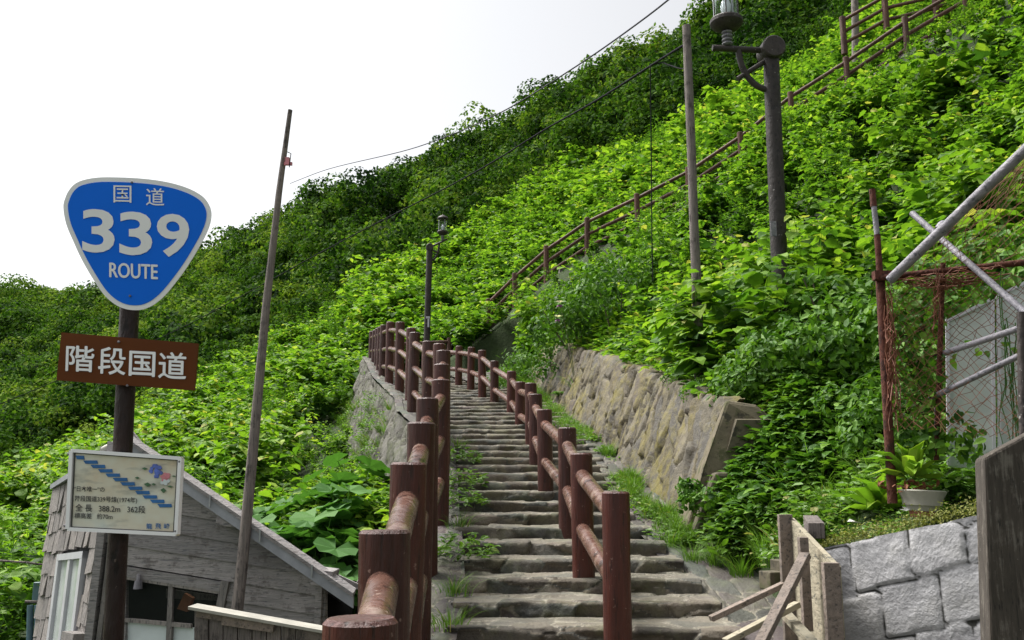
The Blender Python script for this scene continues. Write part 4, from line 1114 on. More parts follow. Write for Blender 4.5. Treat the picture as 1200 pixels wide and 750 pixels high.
# ------------------------------------------------------------------ wooden panel and battens beside the block wall
wpn = empty('hoarding_panel', P(950, 760, 4.6), 'pale wooden hoarding panel standing on edge beside the block wall', 'panel')
qa, qb = P(925, 607, 5.35), P(979, 664, 4.55)           # far top, near top
bz = float(surf(4.5)) - .05
def down(p, z): q = p.copy(); q[2] = z; return q
th = np.array([.03, .012, 0])
mb = MB(); mb.hexa([down(qb, bz), down(qb, bz) + th, down(qa, float(surf(5.3)) - .04) + th, down(qa, float(surf(5.3)) - .04), qb, qb + th, qa + th, qa]); mb.build('board', M['panel_wood'], wpn)
for q, zz, w in ((qb, bz, .045), (qa, float(surf(5.3)), .04)):
    mb = MB(); c_ = down(q, (q[2] + zz) / 2) + [-.03, 0, .01]; mb.box(c_ + [0, -.02, 0], (.075, w, q[2] - zz + .02)); mb.build('upright', M['pale_wood'], wpn, bevel=.003)
mid = qa + (qb - qa) * .45
mb = MB(); c_ = (P(947, 634, 4.85) + P(940, 735, 4.8)) / 2; mb.box(c_ + [-.0, 0, 0], (.045, .045, .45)); mb.build('upright', M['pale_wood'], wpn, bevel=.003)
mb = MB(); mb.beam(P(918, 717, 4.9), P(958, 760, 4.45), .05, .03); mb.build('cross_piece', M['panel_wood'], wpn)
def batten(a, b_, w, label, mat='pale_wood'):
    mb = MB(); mb.beam(a, b_, w, w * .62); o = mb.build('timber_batten', M[mat], None, bevel=.003, loc=a); tag(o, label, 'timber', 'loose battens leaning on the wooden panel'); return o
batten(P(833, 725, 5.0), P(918, 685, 5.1), .045, 'upper slanting batten, from the lowest steps up to the far edge of the wooden panel')
batten(P(850, 752, 4.6), P(935, 708, 4.75), .045, 'lower slanting batten ending at the upright of the wooden panel', 'panel_wood')
batten(P(886, 765, 4.35), P(944, 650, 4.7), .052, 'steep batten leaning diagonally across the wooden panel')
for (px, py, Y, sz, lb_) in ((915, 668, 5.75, (.07, .12, .12), 'small concrete block against the weeds behind the wooden panel'), (905, 680, 5.5, (.10, .12, .10), 'lower small concrete block at the path edge by the wooden panel')):
    mb = MB(); c_ = P(px, py, Y); mb.box(c_, sz, rz=.3); o = mb.build('concrete_block', M['pale_wood'] if 0 else M['smooth_concrete'], None, bevel=.006, loc=c_); tag(o, lb_, 'block')
mb = MB(); mb.beam(P(957, 622, 5.15) , P(950, 612, 5.9), .085, .085); o = mb.build('timber_offcut', M['grey_wood'], None, bevel=.004, loc=P(957, 622, 5.15)); tag(o, 'dark sawn end of a square timber lying behind the wooden panel', 'timber')
mb = MB()
for k in range(5):
    for j in range(4):
        c_ = P(845 + k * 11 + j * 2, 722 + j * 7, 5.2); c_[2] = float(surf(c_[1])) - .01; mb.box(c_, (.045, .045, .006), rz=.1)
# pot
pc = P(1080, 579, 5.15)
pot = empty('potted_plant', pc + [0, 0, -.09], 'white rimmed plant pot with a big leafy green dock plant on the block wall', 'potted plant')
mb = MB(); mb.lathe(pc + [0, 0, -.06], [(.075, -.03), (.088, .0), (.10, .0), (.105, .035), (.125, .075), (.118, .08), (.10, .06), (.05, .055)], 26, axis=(.05, 0, 1)); mb.build('pot', M['pot_white'], pot, smooth=True, angle=35)
mb = MB(); mb.lathe(pc + [0, 0, -.12], [(.065, 0), (.075, .06), (.07, .062)], 20); mb.build('saucer_pot', M['pot_clay'], pot, smooth=True, angle=35)
for (px, py, s_) in ((998, 610, 1), (1062, 598, .8)):
    mb = MB(); c_ = P(px, py, 5.15); n = 7; V = [c_ + rng.normal(0, .022 * s_, 3) * [1, 1, .5] for _ in range(6)]
    mb.add(V, [(0, 1, 2), (2, 3, 0), (3, 4, 5), (0, 3, 5)]); o = mb.build('scrap', M['litter'], None, loc=c_); tag(o, 'crumpled pale scrap lying in the weeds above the block wall, %s' % ('nearer the wooden panel' if s_ == 1 else 'nearer the plant pot'), 'scrap')

# ------------------------------------------------------------------ foliage
def norm(a): return a / np.maximum(np.linalg.norm(a, axis=-1, keepdims=True), 1e-9)
LT8 = (np.array([[0, 0, 0], [.33, 0, -.03], [.7, 0, -.04], [1.0, 0, -.16], [.22, .40, .05], [.62, .34, .03], [.22, -.40, .05], [.62, -.34, .03]]),
       [[4, 1, 2, 5], [1, 6, 7, 2]], [[0, 1, 4], [2, 3, 5], [0, 6, 1], [2, 7, 3]])
LT4 = (np.array([[0, 0, 0], [.45, .42, .07], [1.0, 0, -.08], [.45, -.42, .07]]), [], [[0, 2, 1], [0, 3, 2]])
LTC = (np.array([[0, 0, 0], [.5, .5, .0], [1.0, 0, -.05], [.5, -.5, .0]]), [[0, 3, 2, 1]], [])
def _disc_t(n=13):
    a = np.linspace(R(20), R(340), n) + math.pi
    V = [[0, 0, -.03]] + [[.5 + .0 + .62 * math.cos(t) - .45, .6 * math.sin(t), .05 + .035 * (-1) ** k] for k, t in enumerate(a)]
    return np.array(V), [], [[0, k, k + 1] for k in range(1, n)]
LTD = _disc_t()
class Leaves:
    def __init__(s): s.V = []; s.Q = []; s.T = []; s.t = []; s.n = 0
    def add(s, pos, d, up, L, wr=1.0, tm=LT8, tint=None, drp=1.0):
        pos = np.atleast_2d(pos); n = len(pos); d = norm(np.broadcast_to(d, (n, 3)).astype(float)); up = np.broadcast_to(up, (n, 3)).astype(float)
        side = norm(np.cross(up, d) + 1e-6); nr = np.cross(d, side)
        L = np.broadcast_to(L, (n,)); wr = np.broadcast_to(wr, (n,))
        T = tm[0]; k = len(T)
        V = pos[:, None] + (T[None, :, 0:1] * L[:, None, None]) * d[:, None] + (T[None, :, 1:2] * (L * wr)[:, None, None]) * side[:, None] + (T[None, :, 2:3] * L[:, None, None] * drp) * nr[:, None]
        off = s.n + np.arange(n)[:, None, None] * k
        if len(tm[1]): s.Q.append((np.array(tm[1])[None] + off).reshape(-1, 4))
        if len(tm[2]): s.T.append((np.array(tm[2])[None] + off).reshape(-1, 3))
        s.V.append(V.reshape(-1, 3)); tt = rng.uniform(0, 1, n) if tint is None else np.broadcast_to(tint, (n,))
        s.t.append(np.repeat(np.clip(tt, 0, 1), k)); s.n += n * k; return s
    def strip(s, pts, w, tint, side=None):
        """thin flat stem or blade along pts"""
        pts = np.array(pts, float); m = len(pts); w = np.broadcast_to(w, (m,)); d = np.gradient(pts, axis=0)
        sd = norm(np.cross(d, np.array([.3, .2, 1.0]) if side is None else side))
        V = np.concatenate([pts + sd * w[:, None] / 2, pts - sd * w[:, None] / 2]); i = np.arange(m - 1)
        s.Q.append(np.stack([i, i + 1, i + 1 + m, i + m], 1) + s.n); s.V.append(V); s.t.append(np.full(2 * m, tint)); s.n += 2 * m; return s
    def arr(s):
        return (np.concatenate(s.V), np.concatenate(s.Q) if s.Q else np.zeros((0, 4), int), np.concatenate(s.T) if s.T else np.zeros((0, 3), int), np.concatenate(s.t))
def mesh_of(name, arr, mat):
    V, Q, T, t = arr; me = np_mesh(name, V, [Q, T], {'tint': t}); me.materials.append(M[mat]); return me
def merge(variants, vid, pos, yaw, sc, tilt=None, dt=None):
    Vs, Qs, Ts, ts = [], [], [], []; n0 = 0
    for k, (V, Q, T, t) in enumerate(variants):
        I = np.where(vid == k)[0]
        if not len(I): continue
        c, s_ = np.cos(yaw[I]), np.sin(yaw[I]); S_ = sc[I]
        X = V[None, :, 0] * c[:, None] - V[None, :, 1] * s_[:, None]; Y = V[None, :, 0] * s_[:, None] + V[None, :, 1] * c[:, None]; Zc = np.repeat(V[None, :, 2], len(I), 0)
        W = np.stack([X, Y, Zc], -1) * S_[:, None, None]
        if tilt is not None:   # shear plants out of the slope
            W[..., 0] += W[..., 2] * tilt[I, 0][:, None]; W[..., 1] += W[..., 2] * tilt[I, 1][:, None]
        W += pos[I][:, None]
        off = n0 + np.arange(len(I))[:, None, None] * len(V)
        Vs.append(W.reshape(-1, 3)); Qs.append((Q[None] + off).reshape(-1, 4)); Ts.append((T[None] + off).reshape(-1, 3))
        tt = np.repeat(t[None], len(I), 0)
        if dt is not None: tt = tt + dt[I][:, None]
        ts.append(np.clip(tt, 0, 1).ravel()); n0 += len(I) * len(V)
    return np.concatenate(Vs), np.concatenate(Qs), np.concatenate(Ts), np.concatenate(ts)

def knotweed(h=1.1, tm=LT8, stems=3, leaf=.17, step=.085):
    L = Leaves()
    for _ in range(stems):
        az = rng.uniform(0, 6.28); lean = rng.uniform(.15, .75); H = h * rng.uniform(.75, 1.1); b0 = np.array([rng.uniform(-.12, .12), rng.uniform(-.12, .12), 0])
        dirn = np.array([math.cos(az), math.sin(az), 0]); t = np.linspace(0, 1, 14)
        pts = b0 + np.outer(t ** 2 * lean * H, dirn) + np.outer((t - .22 * lean * t ** 2.5) * H, [0, 0, 1.0])
        L.strip(pts, np.linspace(.014, .004, 14), .3)
        n = int(H / step); ts = np.linspace(.25, 1.0, n); P_ = np.stack([np.interp(ts, t, pts[:, i]) for i in range(3)], 1)
        tang = norm(np.stack([np.interp(ts, t, np.gradient(pts[:, i])) for i in range(3)], 1))
        a0 = rng.uniform(0, 6.28)
        for k in range(n):
            for rep in range(2):
                a = a0 + k * 2.4 + rep * 3.14 + rng.normal(0, .3)
                ho = np.array([math.cos(a), math.sin(a), 0]); d = norm(ho * 1.0 + tang[k] * .35 + np.array([0, 0, rng.uniform(-1.0, .15)]))
                stalk = P_[k] + ho * .03
                up = norm(np.array([0, 0, 1.0]) + ho * rng.uniform(-.1, .7) + rng.normal(0, .32, 3))
                top = ts[k]
                sz = leaf * (1.15 - .60 * max(0, top - .75) / .25) * rng.uniform(.6, 1.3)
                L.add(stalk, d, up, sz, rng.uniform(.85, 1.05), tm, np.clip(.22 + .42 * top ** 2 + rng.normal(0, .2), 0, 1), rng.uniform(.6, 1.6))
            if rng.random() < .35 and ts[k] > .4:   # side shoot
                a = rng.uniform(0, 6.28); d = norm(np.array([math.cos(a), math.sin(a), .5])); ln = rng.uniform(.18, .36)
                for q in np.linspace(.25, 1, 5):
                    pp = P_[k] + d * ln * q - np.array([0, 0, .12 * q * q]); a2 = a + (1 if rng.random() < .5 else -1) * rng.uniform(.4, 1.2)
                    L.add(pp, norm(np.array([math.cos(a2), math.sin(a2), rng.uniform(-.4, .1)])), norm(np.array([0, 0, 1.0]) + rng.normal(0, .2, 3)), leaf * rng.uniform(.6, .95), 1, tm, np.clip(.55 + rng.normal(0, .2), 0, 1), 1.2)
    return L.arr()
def bush(rx, rz, n, leaf, tm=LT4, wr=.7, lobes=14, inner=.62, t0=.5):
    """uneven crown: lobes of leaves spread through the volume"""
    L = Leaves(); a = rng.uniform(0, 6.28, lobes); ph = np.arccos(rng.uniform(-.2, 1, lobes)); rr = rng.uniform(.55, .95, lobes)
    cen = np.stack([np.cos(a) * np.sin(ph) * rx * rr, np.sin(a) * np.sin(ph) * rx * rr, np.cos(ph) * rz * rr + rz * .55], 1)
    lr_ = rng.uniform(.28, .5, lobes) * rx
    k = rng.integers(0, lobes, n); d = norm(rng.normal(0, 1, (n, 3)) + [0, 0, .5]); r = rng.uniform(inner, 1, n) ** .5
    pos = cen[k] + d * (lr_[k] * r)[:, None] * [1, 1, .8]
    ax = norm(np.cross(d, rng.normal(0, 1, (n, 3))) + d * .35 + [0, 0, -.15]); up = norm(d + rng.normal(0, .35, (n, 3)) + [0, 0, .4])
    L.add(pos, ax, up, leaf * rng.uniform(.6, 1.25, n), wr, tm, np.clip(t0 + rng.normal(0, .2, n) + (rng.uniform(-.12, .12, lobes))[k], 0, 1))
    return L.arr()
def tuft(n=45, h=.3, w=.008, spread=.10, bend=.6, dry=.05):
    L = Leaves()
    for _ in range(n):
        az = rng.uniform(0, 6.28); b = rng.uniform(0, spread) ; H = h * rng.uniform(.45, 1.1); bd = bend * rng.uniform(.2, 1.2)
        d = np.array([math.cos(az), math.sin(az), 0]); t = np.linspace(0, 1, 5)
        pts = d * b + np.outer(t ** 2 * bd * H, d) + np.outer(H * (t - .35 * bd * t ** 2.4), [0, 0, 1.0])
        L.strip(pts, w * (1 - t ** 1.5 * .9), 1.0 if rng.random() < dry else rng.uniform(.2, .85), np.array([-d[1], d[0], 0.0]) if False else None)
    return L.arr()
def herb(h=.22, n=46, leaf=.05, spread=.13, wr=.8, tm=LT8):
    L = Leaves()
    for _ in range(n):
        az = rng.uniform(0, 6.28); r = spread * math.sqrt(rng.random()); z = h * rng.uniform(.15, 1) * (1 - (r / spread) ** 2 * .5)
        L.add([r * math.cos(az), r * math.sin(az), z], norm(np.array([math.cos(az + rng.normal(0, .6)), math.sin(az + rng.normal(0, .6)), rng.uniform(-.3, .5)])), norm(np.array([0, 0, 1.0]) + rng.normal(0, .3, 3)), leaf * rng.uniform(.6, 1.3), wr, tm, rng.uniform(.2, .95))
    return L.arr()

def slope_dir(x, y):
    e = .6; gx_ = (base_h(x + e, y) - base_h(x - e, y)) / (2 * e); gy_ = (base_h(x, y + e) - base_h(x, y - e)) / (2 * e)
    return -np.stack([gx_, gy_], 1) * .28
YB = ([-400, 0, 110, 160, 240, 330, 400, 470, 545, 680, 760, 830, 960, 1060, 1300, 1700], [30, 30, 30.5, 32, 36, 38, 40, 42, 44, 44, 42, 40, 38, 36, 32, 30])
def scatter(n, x0, x1, y0, y1, pred, mpx=170, mpy=130):
    x = rng.uniform(x0, x1, n); y = rng.uniform(y0, y1, n); z = terrain(x, y); px, py, d = proj(np.stack([x, y, z + .5], 1))
    k = (px > -mpx) & (px < 1200 + mpx) & (py > -mpy) & (py < 750 + mpy) & (d > .5) & pred(x, y, z, px, py)
    return np.stack([x, y, z], 1)[k], px[k], py[k]
def wallband(x, y): return (y > 7.3) & (y < 20.3) & (x > path_right_edge(y) - .1) & (x < wb_x(y) + .74)
def yardz(x, y): return (x < lp_x(y) - .1) & (y < 9.4) & (x > -14)
shed_zone = lambda x, y: (x > -5.6) & (x < -1.3) & (y < 10.8)
def clear(x, y): return ~in_stair(x, y) & ~on_upper_path(x, y) & ~wallband(x, y) & ~yardz(x, y) & ~shed_zone(x, y) & ~((y > 21) & (y < 25.5) & (x > -3.8) & (x < UPX[0] - .9))
def hedge_z(x, y, px): return (y > 13.5) & (y < 20) & (px > 625) & (px < 760)
def terrace(x, y): return (x > 1.5) & (x < 4.5) & (y < 7.3) & (y < 7.5 - .25 * (x - 1.6)) & (y > 3)

# 1. the near knotweed, each plant an individual, right of the steps
VK = [knotweed(rng.uniform(1.0, 1.4), stems=3, leaf=rng.uniform(.16, .215), step=.10) for _ in range(9)]
VKf = [knotweed(1.15, tm=LT4, stems=3, leaf=.25, step=.12) for _ in range(8)]
def mixed_weed(h, n, leaf, spread):
    L = Leaves()
    for _ in range(9):
        a = rng.uniform(0, 6.28); H = h * rng.uniform(.7, 1.2); t = np.linspace(0, 1, 8); st = np.outer(t ** 1.6 * spread * rng.random(), [math.cos(a), math.sin(a), 0]) + np.outer(t * H, [0, 0, 1.0]); L.strip(st, .008, .15)
        m = n // 9; q = rng.uniform(.2, 1, m); p = np.stack([np.interp(q, t, st[:, i]) for i in range(3)], 1); an = rng.uniform(0, 6.28, m)
        L.add(p, np.stack([np.cos(an), np.sin(an), rng.uniform(-.5, .6, m)], 1), norm(rng.normal(0, .35, (m, 3)) + [0, 0, 1]), leaf * rng.uniform(.6, 1.2, m) * (1.2 - .5 * q), .38, LT4, np.clip(rng.normal(.38, .15, m), 0, 1))
    return L.arr()
VM = [mixed_weed(1.25, 260, .13, .5) for _ in range(3)]
KM = [mesh_of('knotweed_plant', v, 'knotweed') for v in VK]
def near_pred(x, y, z, px, py):
    return clear(x, y) & (x > 1.2) & (y < 14.5) & (y > 4.4) & ~terrace(x, y) & ~((x < 4.2) & (y < 8.7) & (y > 6)) & ~hedge_z(x, y, px)
pts, px, py = scatter(1500, 1.2, 12, 4.4, 14.5, near_pred)
o_ = np.argsort(pts[:, 1] + rng.normal(0, .1, len(pts)))
keep = []
for i in o_:
    if all((pts[i, 0] - pts[j, 0]) ** 2 + (pts[i, 1] - pts[j, 1]) ** 2 > .32 ** 2 for j in keep): keep.append(i)
keep = keep[:270]
print('near knotweed', len(keep), 'of', len(pts))
last_y = pts[keep[-1], 1]; sl_ = slope_dir(pts[:, 0], pts[:, 1])
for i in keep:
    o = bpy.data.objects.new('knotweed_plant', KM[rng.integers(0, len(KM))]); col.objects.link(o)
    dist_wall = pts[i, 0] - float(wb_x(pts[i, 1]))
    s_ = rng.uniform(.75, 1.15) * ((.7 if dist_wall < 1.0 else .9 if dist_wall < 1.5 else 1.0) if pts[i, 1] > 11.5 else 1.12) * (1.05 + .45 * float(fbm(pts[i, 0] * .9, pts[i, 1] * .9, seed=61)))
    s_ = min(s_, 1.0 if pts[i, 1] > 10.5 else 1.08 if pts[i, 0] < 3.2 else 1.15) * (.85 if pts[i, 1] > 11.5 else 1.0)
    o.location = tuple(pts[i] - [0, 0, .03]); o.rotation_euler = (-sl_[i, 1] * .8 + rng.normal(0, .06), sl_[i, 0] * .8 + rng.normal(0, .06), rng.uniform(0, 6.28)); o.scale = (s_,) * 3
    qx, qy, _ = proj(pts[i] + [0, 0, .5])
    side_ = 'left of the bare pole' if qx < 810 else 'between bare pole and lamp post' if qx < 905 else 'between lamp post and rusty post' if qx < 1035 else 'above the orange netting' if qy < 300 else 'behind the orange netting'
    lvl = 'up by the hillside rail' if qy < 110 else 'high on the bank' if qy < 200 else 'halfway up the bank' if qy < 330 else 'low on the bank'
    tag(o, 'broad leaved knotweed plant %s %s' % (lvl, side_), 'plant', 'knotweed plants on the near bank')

# 2. the rest of the bright thicket
def thicket_pred(x, y, z, px, py):
    near = (x > 1.2) & (y < last_y)
    return clear(x, y) & ~near & (y < np.interp(px, *YB) + 1) & (y > 8.5) & ~terrace(x, y) & ~hedge_z(x, y, px) & ~((y < 13) & (px < 470) & (px > 290) & (x < 0))
P1, px1, _ = scatter(34000, -34, 26, 8.5, 24, thicket_pred); P2, px2, _ = scatter(26000, -44, 36, 24, 46, thicket_pred)
d1, d2 = 6.5, 4.2
def thin(Pn, n_gen, area, dens):
    k = rng.random(len(Pn)) < dens / (n_gen / area); return Pn[k]
P1 = thin(P1, 34000, 60 * 15.5, 6.0); P2 = thin(P2, 26000, 80 * 22, 4.2)
print('thicket', len(P1), len(P2))
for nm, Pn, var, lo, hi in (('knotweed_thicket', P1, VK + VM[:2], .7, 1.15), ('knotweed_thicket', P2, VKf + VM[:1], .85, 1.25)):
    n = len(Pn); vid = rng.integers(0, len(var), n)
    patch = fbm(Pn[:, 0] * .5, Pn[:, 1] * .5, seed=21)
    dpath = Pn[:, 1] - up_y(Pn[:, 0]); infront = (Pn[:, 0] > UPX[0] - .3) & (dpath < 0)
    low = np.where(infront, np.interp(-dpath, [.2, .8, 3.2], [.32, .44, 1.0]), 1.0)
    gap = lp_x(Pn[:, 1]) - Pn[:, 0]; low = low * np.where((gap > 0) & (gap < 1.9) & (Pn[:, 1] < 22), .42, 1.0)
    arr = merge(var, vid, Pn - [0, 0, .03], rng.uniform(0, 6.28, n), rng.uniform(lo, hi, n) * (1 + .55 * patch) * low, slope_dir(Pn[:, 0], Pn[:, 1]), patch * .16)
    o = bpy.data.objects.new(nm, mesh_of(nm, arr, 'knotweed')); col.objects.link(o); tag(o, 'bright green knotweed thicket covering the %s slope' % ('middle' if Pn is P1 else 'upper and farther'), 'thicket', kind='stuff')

# 3. dark bushes and trees of the farther hill
VF = [bush(rng.uniform(1.5, 1.9), rng.uniform(1.6, 2.3), 1050, .22, LTC, .8, 12, .6, rng.uniform(.32, .62)) for _ in range(9)]
def forest_pred(x, y, z, px, py): return (y > np.interp(px, *YB) + .5)
F1, fx1, fy1 = scatter(30000, -90, 80, 30, 100, forest_pred, 120, 120); F2, _, _ = scatter(26000, -170, 20, 100, 200, lambda x, y, z, px, py: px < 420, 120, 120)
F1 = thin(F1, 30000, 170 * 70, .38); F2 = thin(F2, 26000, 190 * 100, .17)
print('forest', len(F1), len(F2))
for Pn, lo, hi, mn in ((F1, .65, 1.4, 'near'), (F2, 1.0, 2.2, 'far')):
    n = len(Pn); patch = fbm(Pn[:, 0] * .12, Pn[:, 1] * .12, seed=33)
    s_ = rng.uniform(lo, hi, n) * (1 + .25 * patch)
    s_ = s_ * np.clip((Pn[:, 1] - 28) / 22, .45, 1)
    arr = merge(VF, rng.integers(0, len(VF), n), Pn - np.array([0, 0, 0.35 if mn == 'near' else .9]), rng.uniform(0, 6.28, n), s_, None, rng.normal(-.03, .22, n) - patch * .3)
    o = bpy.data.objects.new('bush_cover', mesh_of('bush_cover', arr, 'forest')); col.objects.link(o)
    tag(o, 'dense dark green low trees and bushes covering the %s' % ('hillside behind the bright slope' if mn == 'near' else 'distant ridge at the left'), 'woodland', kind='stuff')
# single taller trees that stand out against the sky or the slope
VT = [bush(1.3, 1.5, 420, .26, LTC, .75, 9, .3, .5) for _ in range(3)]
for (px_, py_, Y_, s_, lb_) in ((292, 292, 93, .9, 'small rounded tree on the skyline just right of the route shield'), (520, 200, 74, .8, 'bushy tree on the ridge under the middle of the overhead cable'),
                           (640, 150, 69, .85, 'bushy tree breaking the ridge line under the thick overhead cable'), (756, 76, 63, .95, 'rounded tree near the top of the ridge, left of the bare pole top'),
                           (90, 340, 158, 1.7, 'rounded tree on the distant left ridge beside the tip of the shield'), (420, 200, 80, .8, 'low tree on the ridge where the thick cable meets it')):
    q = P(px_, py_, Y_); z = float(terrain(q[0], q[1])); root = empty('small_tree', (q[0], q[1], z - .3), lb_, 'tree')
    o = bpy.data.objects.new('crown', mesh_of('crown', VT[rng.integers(0, 3)], 'forest')); col.objects.link(o); o.parent = root; o.location = (0, 0, .9 * s_); o.scale = (s_,) * 3
    mb = MB(); mb.tube([np.array([q[0], q[1], z - .4]), np.array([q[0] + .1, q[1], z + .8 * s_]), np.array([q[0], q[1] + .1, z + 1.9 * s_])], [.12, .09, .04], 7); mb.build('trunk', M['bark'], root, smooth=True)

# ------------------------------------------------------------------ nearer bushes, each a thing
def place_mesh(name, me, loc, label, cat, group=None, sc=1.0, yaw=None, rot=(0, 0)):
    o = bpy.data.objects.new(name, me); col.objects.link(o); o.location = tuple(float(a) for a in loc); s_ = (sc,) * 3 if np.isscalar(sc) else sc; o.scale = s_
    o.rotation_euler = (rot[0], rot[1], rng.uniform(0, 6.28) if yaw is None else yaw); return tag(o, label, cat, group)
def on_ground(px, py, Y):
    q = P(px, py, Y); q[2] = float(terrain(q[0], q[1])); return q
VB = [bush(.55, .5, 900, .085, LT8, .62, 13, .35, .5) for _ in range(4)]
BM = [mesh_of('leafy_bush', v, 'broadleaf') for v in VB]
for (px_, py_, Y_, s_, lb_) in ((905, 420, 8.6, 1.15, 'dark bush just right of the bare pole, above the end of the stone wall'), (928, 515, 8.1, .8, 'dark bush closing against the right side of the concrete wall end'), (955, 400, 8.4, 1.2, 'dark glossy bush left of the rusty post, middle of the bank'),
        (1005, 440, 8.0, 1.2, 'dark glossy bush close against the left side of the rusty post'), (985, 350, 8.6, 1.2, 'highest of the dark bushes left of the rusty post top'),
        (905, 480, 8.3, .85, 'dark bush hanging over the top of the concrete wall end'), (960, 490, 7.9, 1.0, 'dark bush low on the bank right of the concrete wall end'), (1010, 520, 7.2, .8, 'lowest dark bush at the foot of the rusty post'),
        (1075, 430, 6.9, 1.0, 'vine covered bush behind the left half of the orange netting'), (1085, 350, 7.1, 1.0, 'vine bush just under the rusty rail behind the netting'), (1140, 380, 7.0, 1.05, 'vine bush behind the framed panels'),
        (1190, 300, 7.0, 1.1, 'vine bush behind the crossing of the grey brace pipes'), (1120, 500, 6.6, .8, 'low bush at the foot of the framed panels'), (1060, 500, 6.6, .75, 'low bush between rusty post and thin upright')):
    q = P(px_, py_, Y_); zt = float(terrain(q[0], q[1])); base = q.copy(); base[2] = q[2] - .55 * s_
    root = empty('leafy_bush', (q[0], q[1], zt - .02), lb_, 'bush')
    o = bpy.data.objects.new('foliage', BM[rng.integers(0, 4)]); col.objects.link(o); o.parent = root; o.location = (0, 0, float(max(base[2] - zt, -.1))); o.rotation_euler = (0, 0, rng.uniform(0, 6.28)); o.scale = (s_, s_, s_)
    mb = MB()
    for k in range(3): mb.tube([np.array([q[0] + rng.normal(0, .04), q[1], zt - .05]), np.array([q[0] + rng.normal(0, .2), q[1] + rng.normal(0, .1), base[2] + .7 * s_])], [.014, .006], 6)
    mb.build('stems', M['bark'], root)
VH = [bush(.8, .75, 1300, .10, LT8, .6, 16, .35, .45) for _ in range(3)]
HMs = [mesh_of('hedge_bush', v, 'broadleaf') for v in VH]
for (px_, Y_, s_, lb_) in ((648, 17.2, .95, 'dark bush above the far end of the stone wall, nearest the low concrete stairs'), (682, 16.4, 1.1, 'dark bush behind the irises, above the stone wall'), (722, 15.6, 1.2, 'large dark bush left of the bare wooden pole above the stone wall'),
                  (752, 16.6, 1.1, 'dark bush directly below the middle post of the thin hillside railing'), (610, 19.0, .8, 'small dark bush at the foot of the first hillside rail post')):
    q = P(px_, 380, Y_); z = float(terrain(q[0], q[1])); root = empty('hedge_bush', (q[0], q[1], z), lb_, 'bush')
    o = bpy.data.objects.new('foliage', HMs[rng.integers(0, 3)]); col.objects.link(o); o.parent = root; o.scale = (s_, s_, s_ * 1.05); o.rotation_euler = (0, 0, rng.uniform(0, 6.28)); o.location = (0, 0, -.05)
    mb = MB()
    for k in range(3): mb.tube([np.array([q[0] + rng.normal(0, .05), q[1], z - .05]), np.array([q[0] + rng.normal(0, .25), q[1] + rng.normal(0, .1), z + .8 * s_])], [.02, .008], 6)
    mb.build('stems', M['bark'], root)

# butterbur and leafy plants behind the shed
def butterbur():
    L = Leaves()
    for k in range(8):
        a = rng.uniform(0, 6.28); r = rng.uniform(.03, .30); H = rng.uniform(.25, .6); tip = np.array([r * math.cos(a), r * math.sin(a), H])
        L.strip([np.zeros(3), tip * [.5, .5, .6], tip], .012, .9)
        L.add(tip, norm(np.array([math.cos(a), math.sin(a), -.25])), norm(np.array([math.cos(a) * .4, math.sin(a) * .4 - .35, 1.0]) + rng.normal(0, .15, 3)), rng.uniform(.22, .34), 1, LTD, rng.uniform(.2, .9))
    return L.arr()
BB = [mesh_of('butterbur', butterbur(), 'butterbur') for _ in range(5)]
spots = [(372, 585, 10.6), (345, 610, 10.3), (395, 570, 11.2), (385, 620, 10.0), (325, 575, 11.6), (360, 545, 12.4), (410, 600, 10.6), (400, 640, 9.8), (310, 620, 10.6), (340, 560, 12.0), (420, 555, 12.2), (290, 590, 11.4), (375, 610, 10.2), (355, 575, 11.2), (412, 655, 9.6), (385, 560, 11.8), (330, 640, 10.0), (400, 590, 10.8)]
for i, (a, b_, Y) in enumerate(spots):
    q = on_ground(a, b_, Y); place_mesh('butterbur', BB[i % 5], q, 'butterbur with big round green leaves growing between the shed roof and the left wall', 'plant', 'butterbur plants behind the shed', rng.uniform(.9, 1.3))
def yp(x, y, z, px, py): return (x < lp_x(y) - .45) & ~yardz(x, y) & ~shed_zone(x, y) & (y < 14) & (px > 260) & (px < 480)
Q_, _, _ = scatter(2600, -5, -.8, 9.2, 14, yp)
HV = [herb(.45, 60, .11, .25, .8) for _ in range(5)]
k = rng.random(len(Q_)) < .35; Q_ = Q_[k]; n = len(Q_); print('herbs left', n)
arr = merge(HV, rng.integers(0, 5, n), Q_, rng.uniform(0, 6.28, n), rng.uniform(.8, 1.4, n)); o = bpy.data.objects.new('undergrowth', mesh_of('undergrowth', arr, 'knotweed')); col.objects.link(o); tag(o, 'low green undergrowth below the left retaining wall', 'undergrowth', kind='stuff')

# weeds on the left wall face
HW = [herb(.14, 40, .05, .12, .7) for _ in range(5)]; TW = [tuft(34, .24, .006, .07, .9, .15) for _ in range(5)]; HWS = HW + TW
pos = []
for _ in range(420):
    y = rng.uniform(9.5, 22.5); v = rng.beta(2.0, 1.3) * 2.2
    if fbm(np.array([y * .9]), np.array([v * 1.6]), seed=44)[0] + .18 * (v - .9) > .02: pos.append((float(lp_x(y)) - .21 - .30 * v, y, float(zL(y)) - .03 - v))
pos = np.array(pos); n = len(pos); arr = merge(HWS, rng.integers(0, 10, n), pos, rng.uniform(0, 6.28, n), rng.uniform(.7, 1.3, n), np.tile([-.5, -.2], (n, 1)))
o = bpy.data.objects.new('wall_weeds', mesh_of('wall_weeds', arr, 'grass')); col.objects.link(o); tag(o, 'weeds and moss growing over the face of the left retaining wall', 'weeds', kind='stuff')

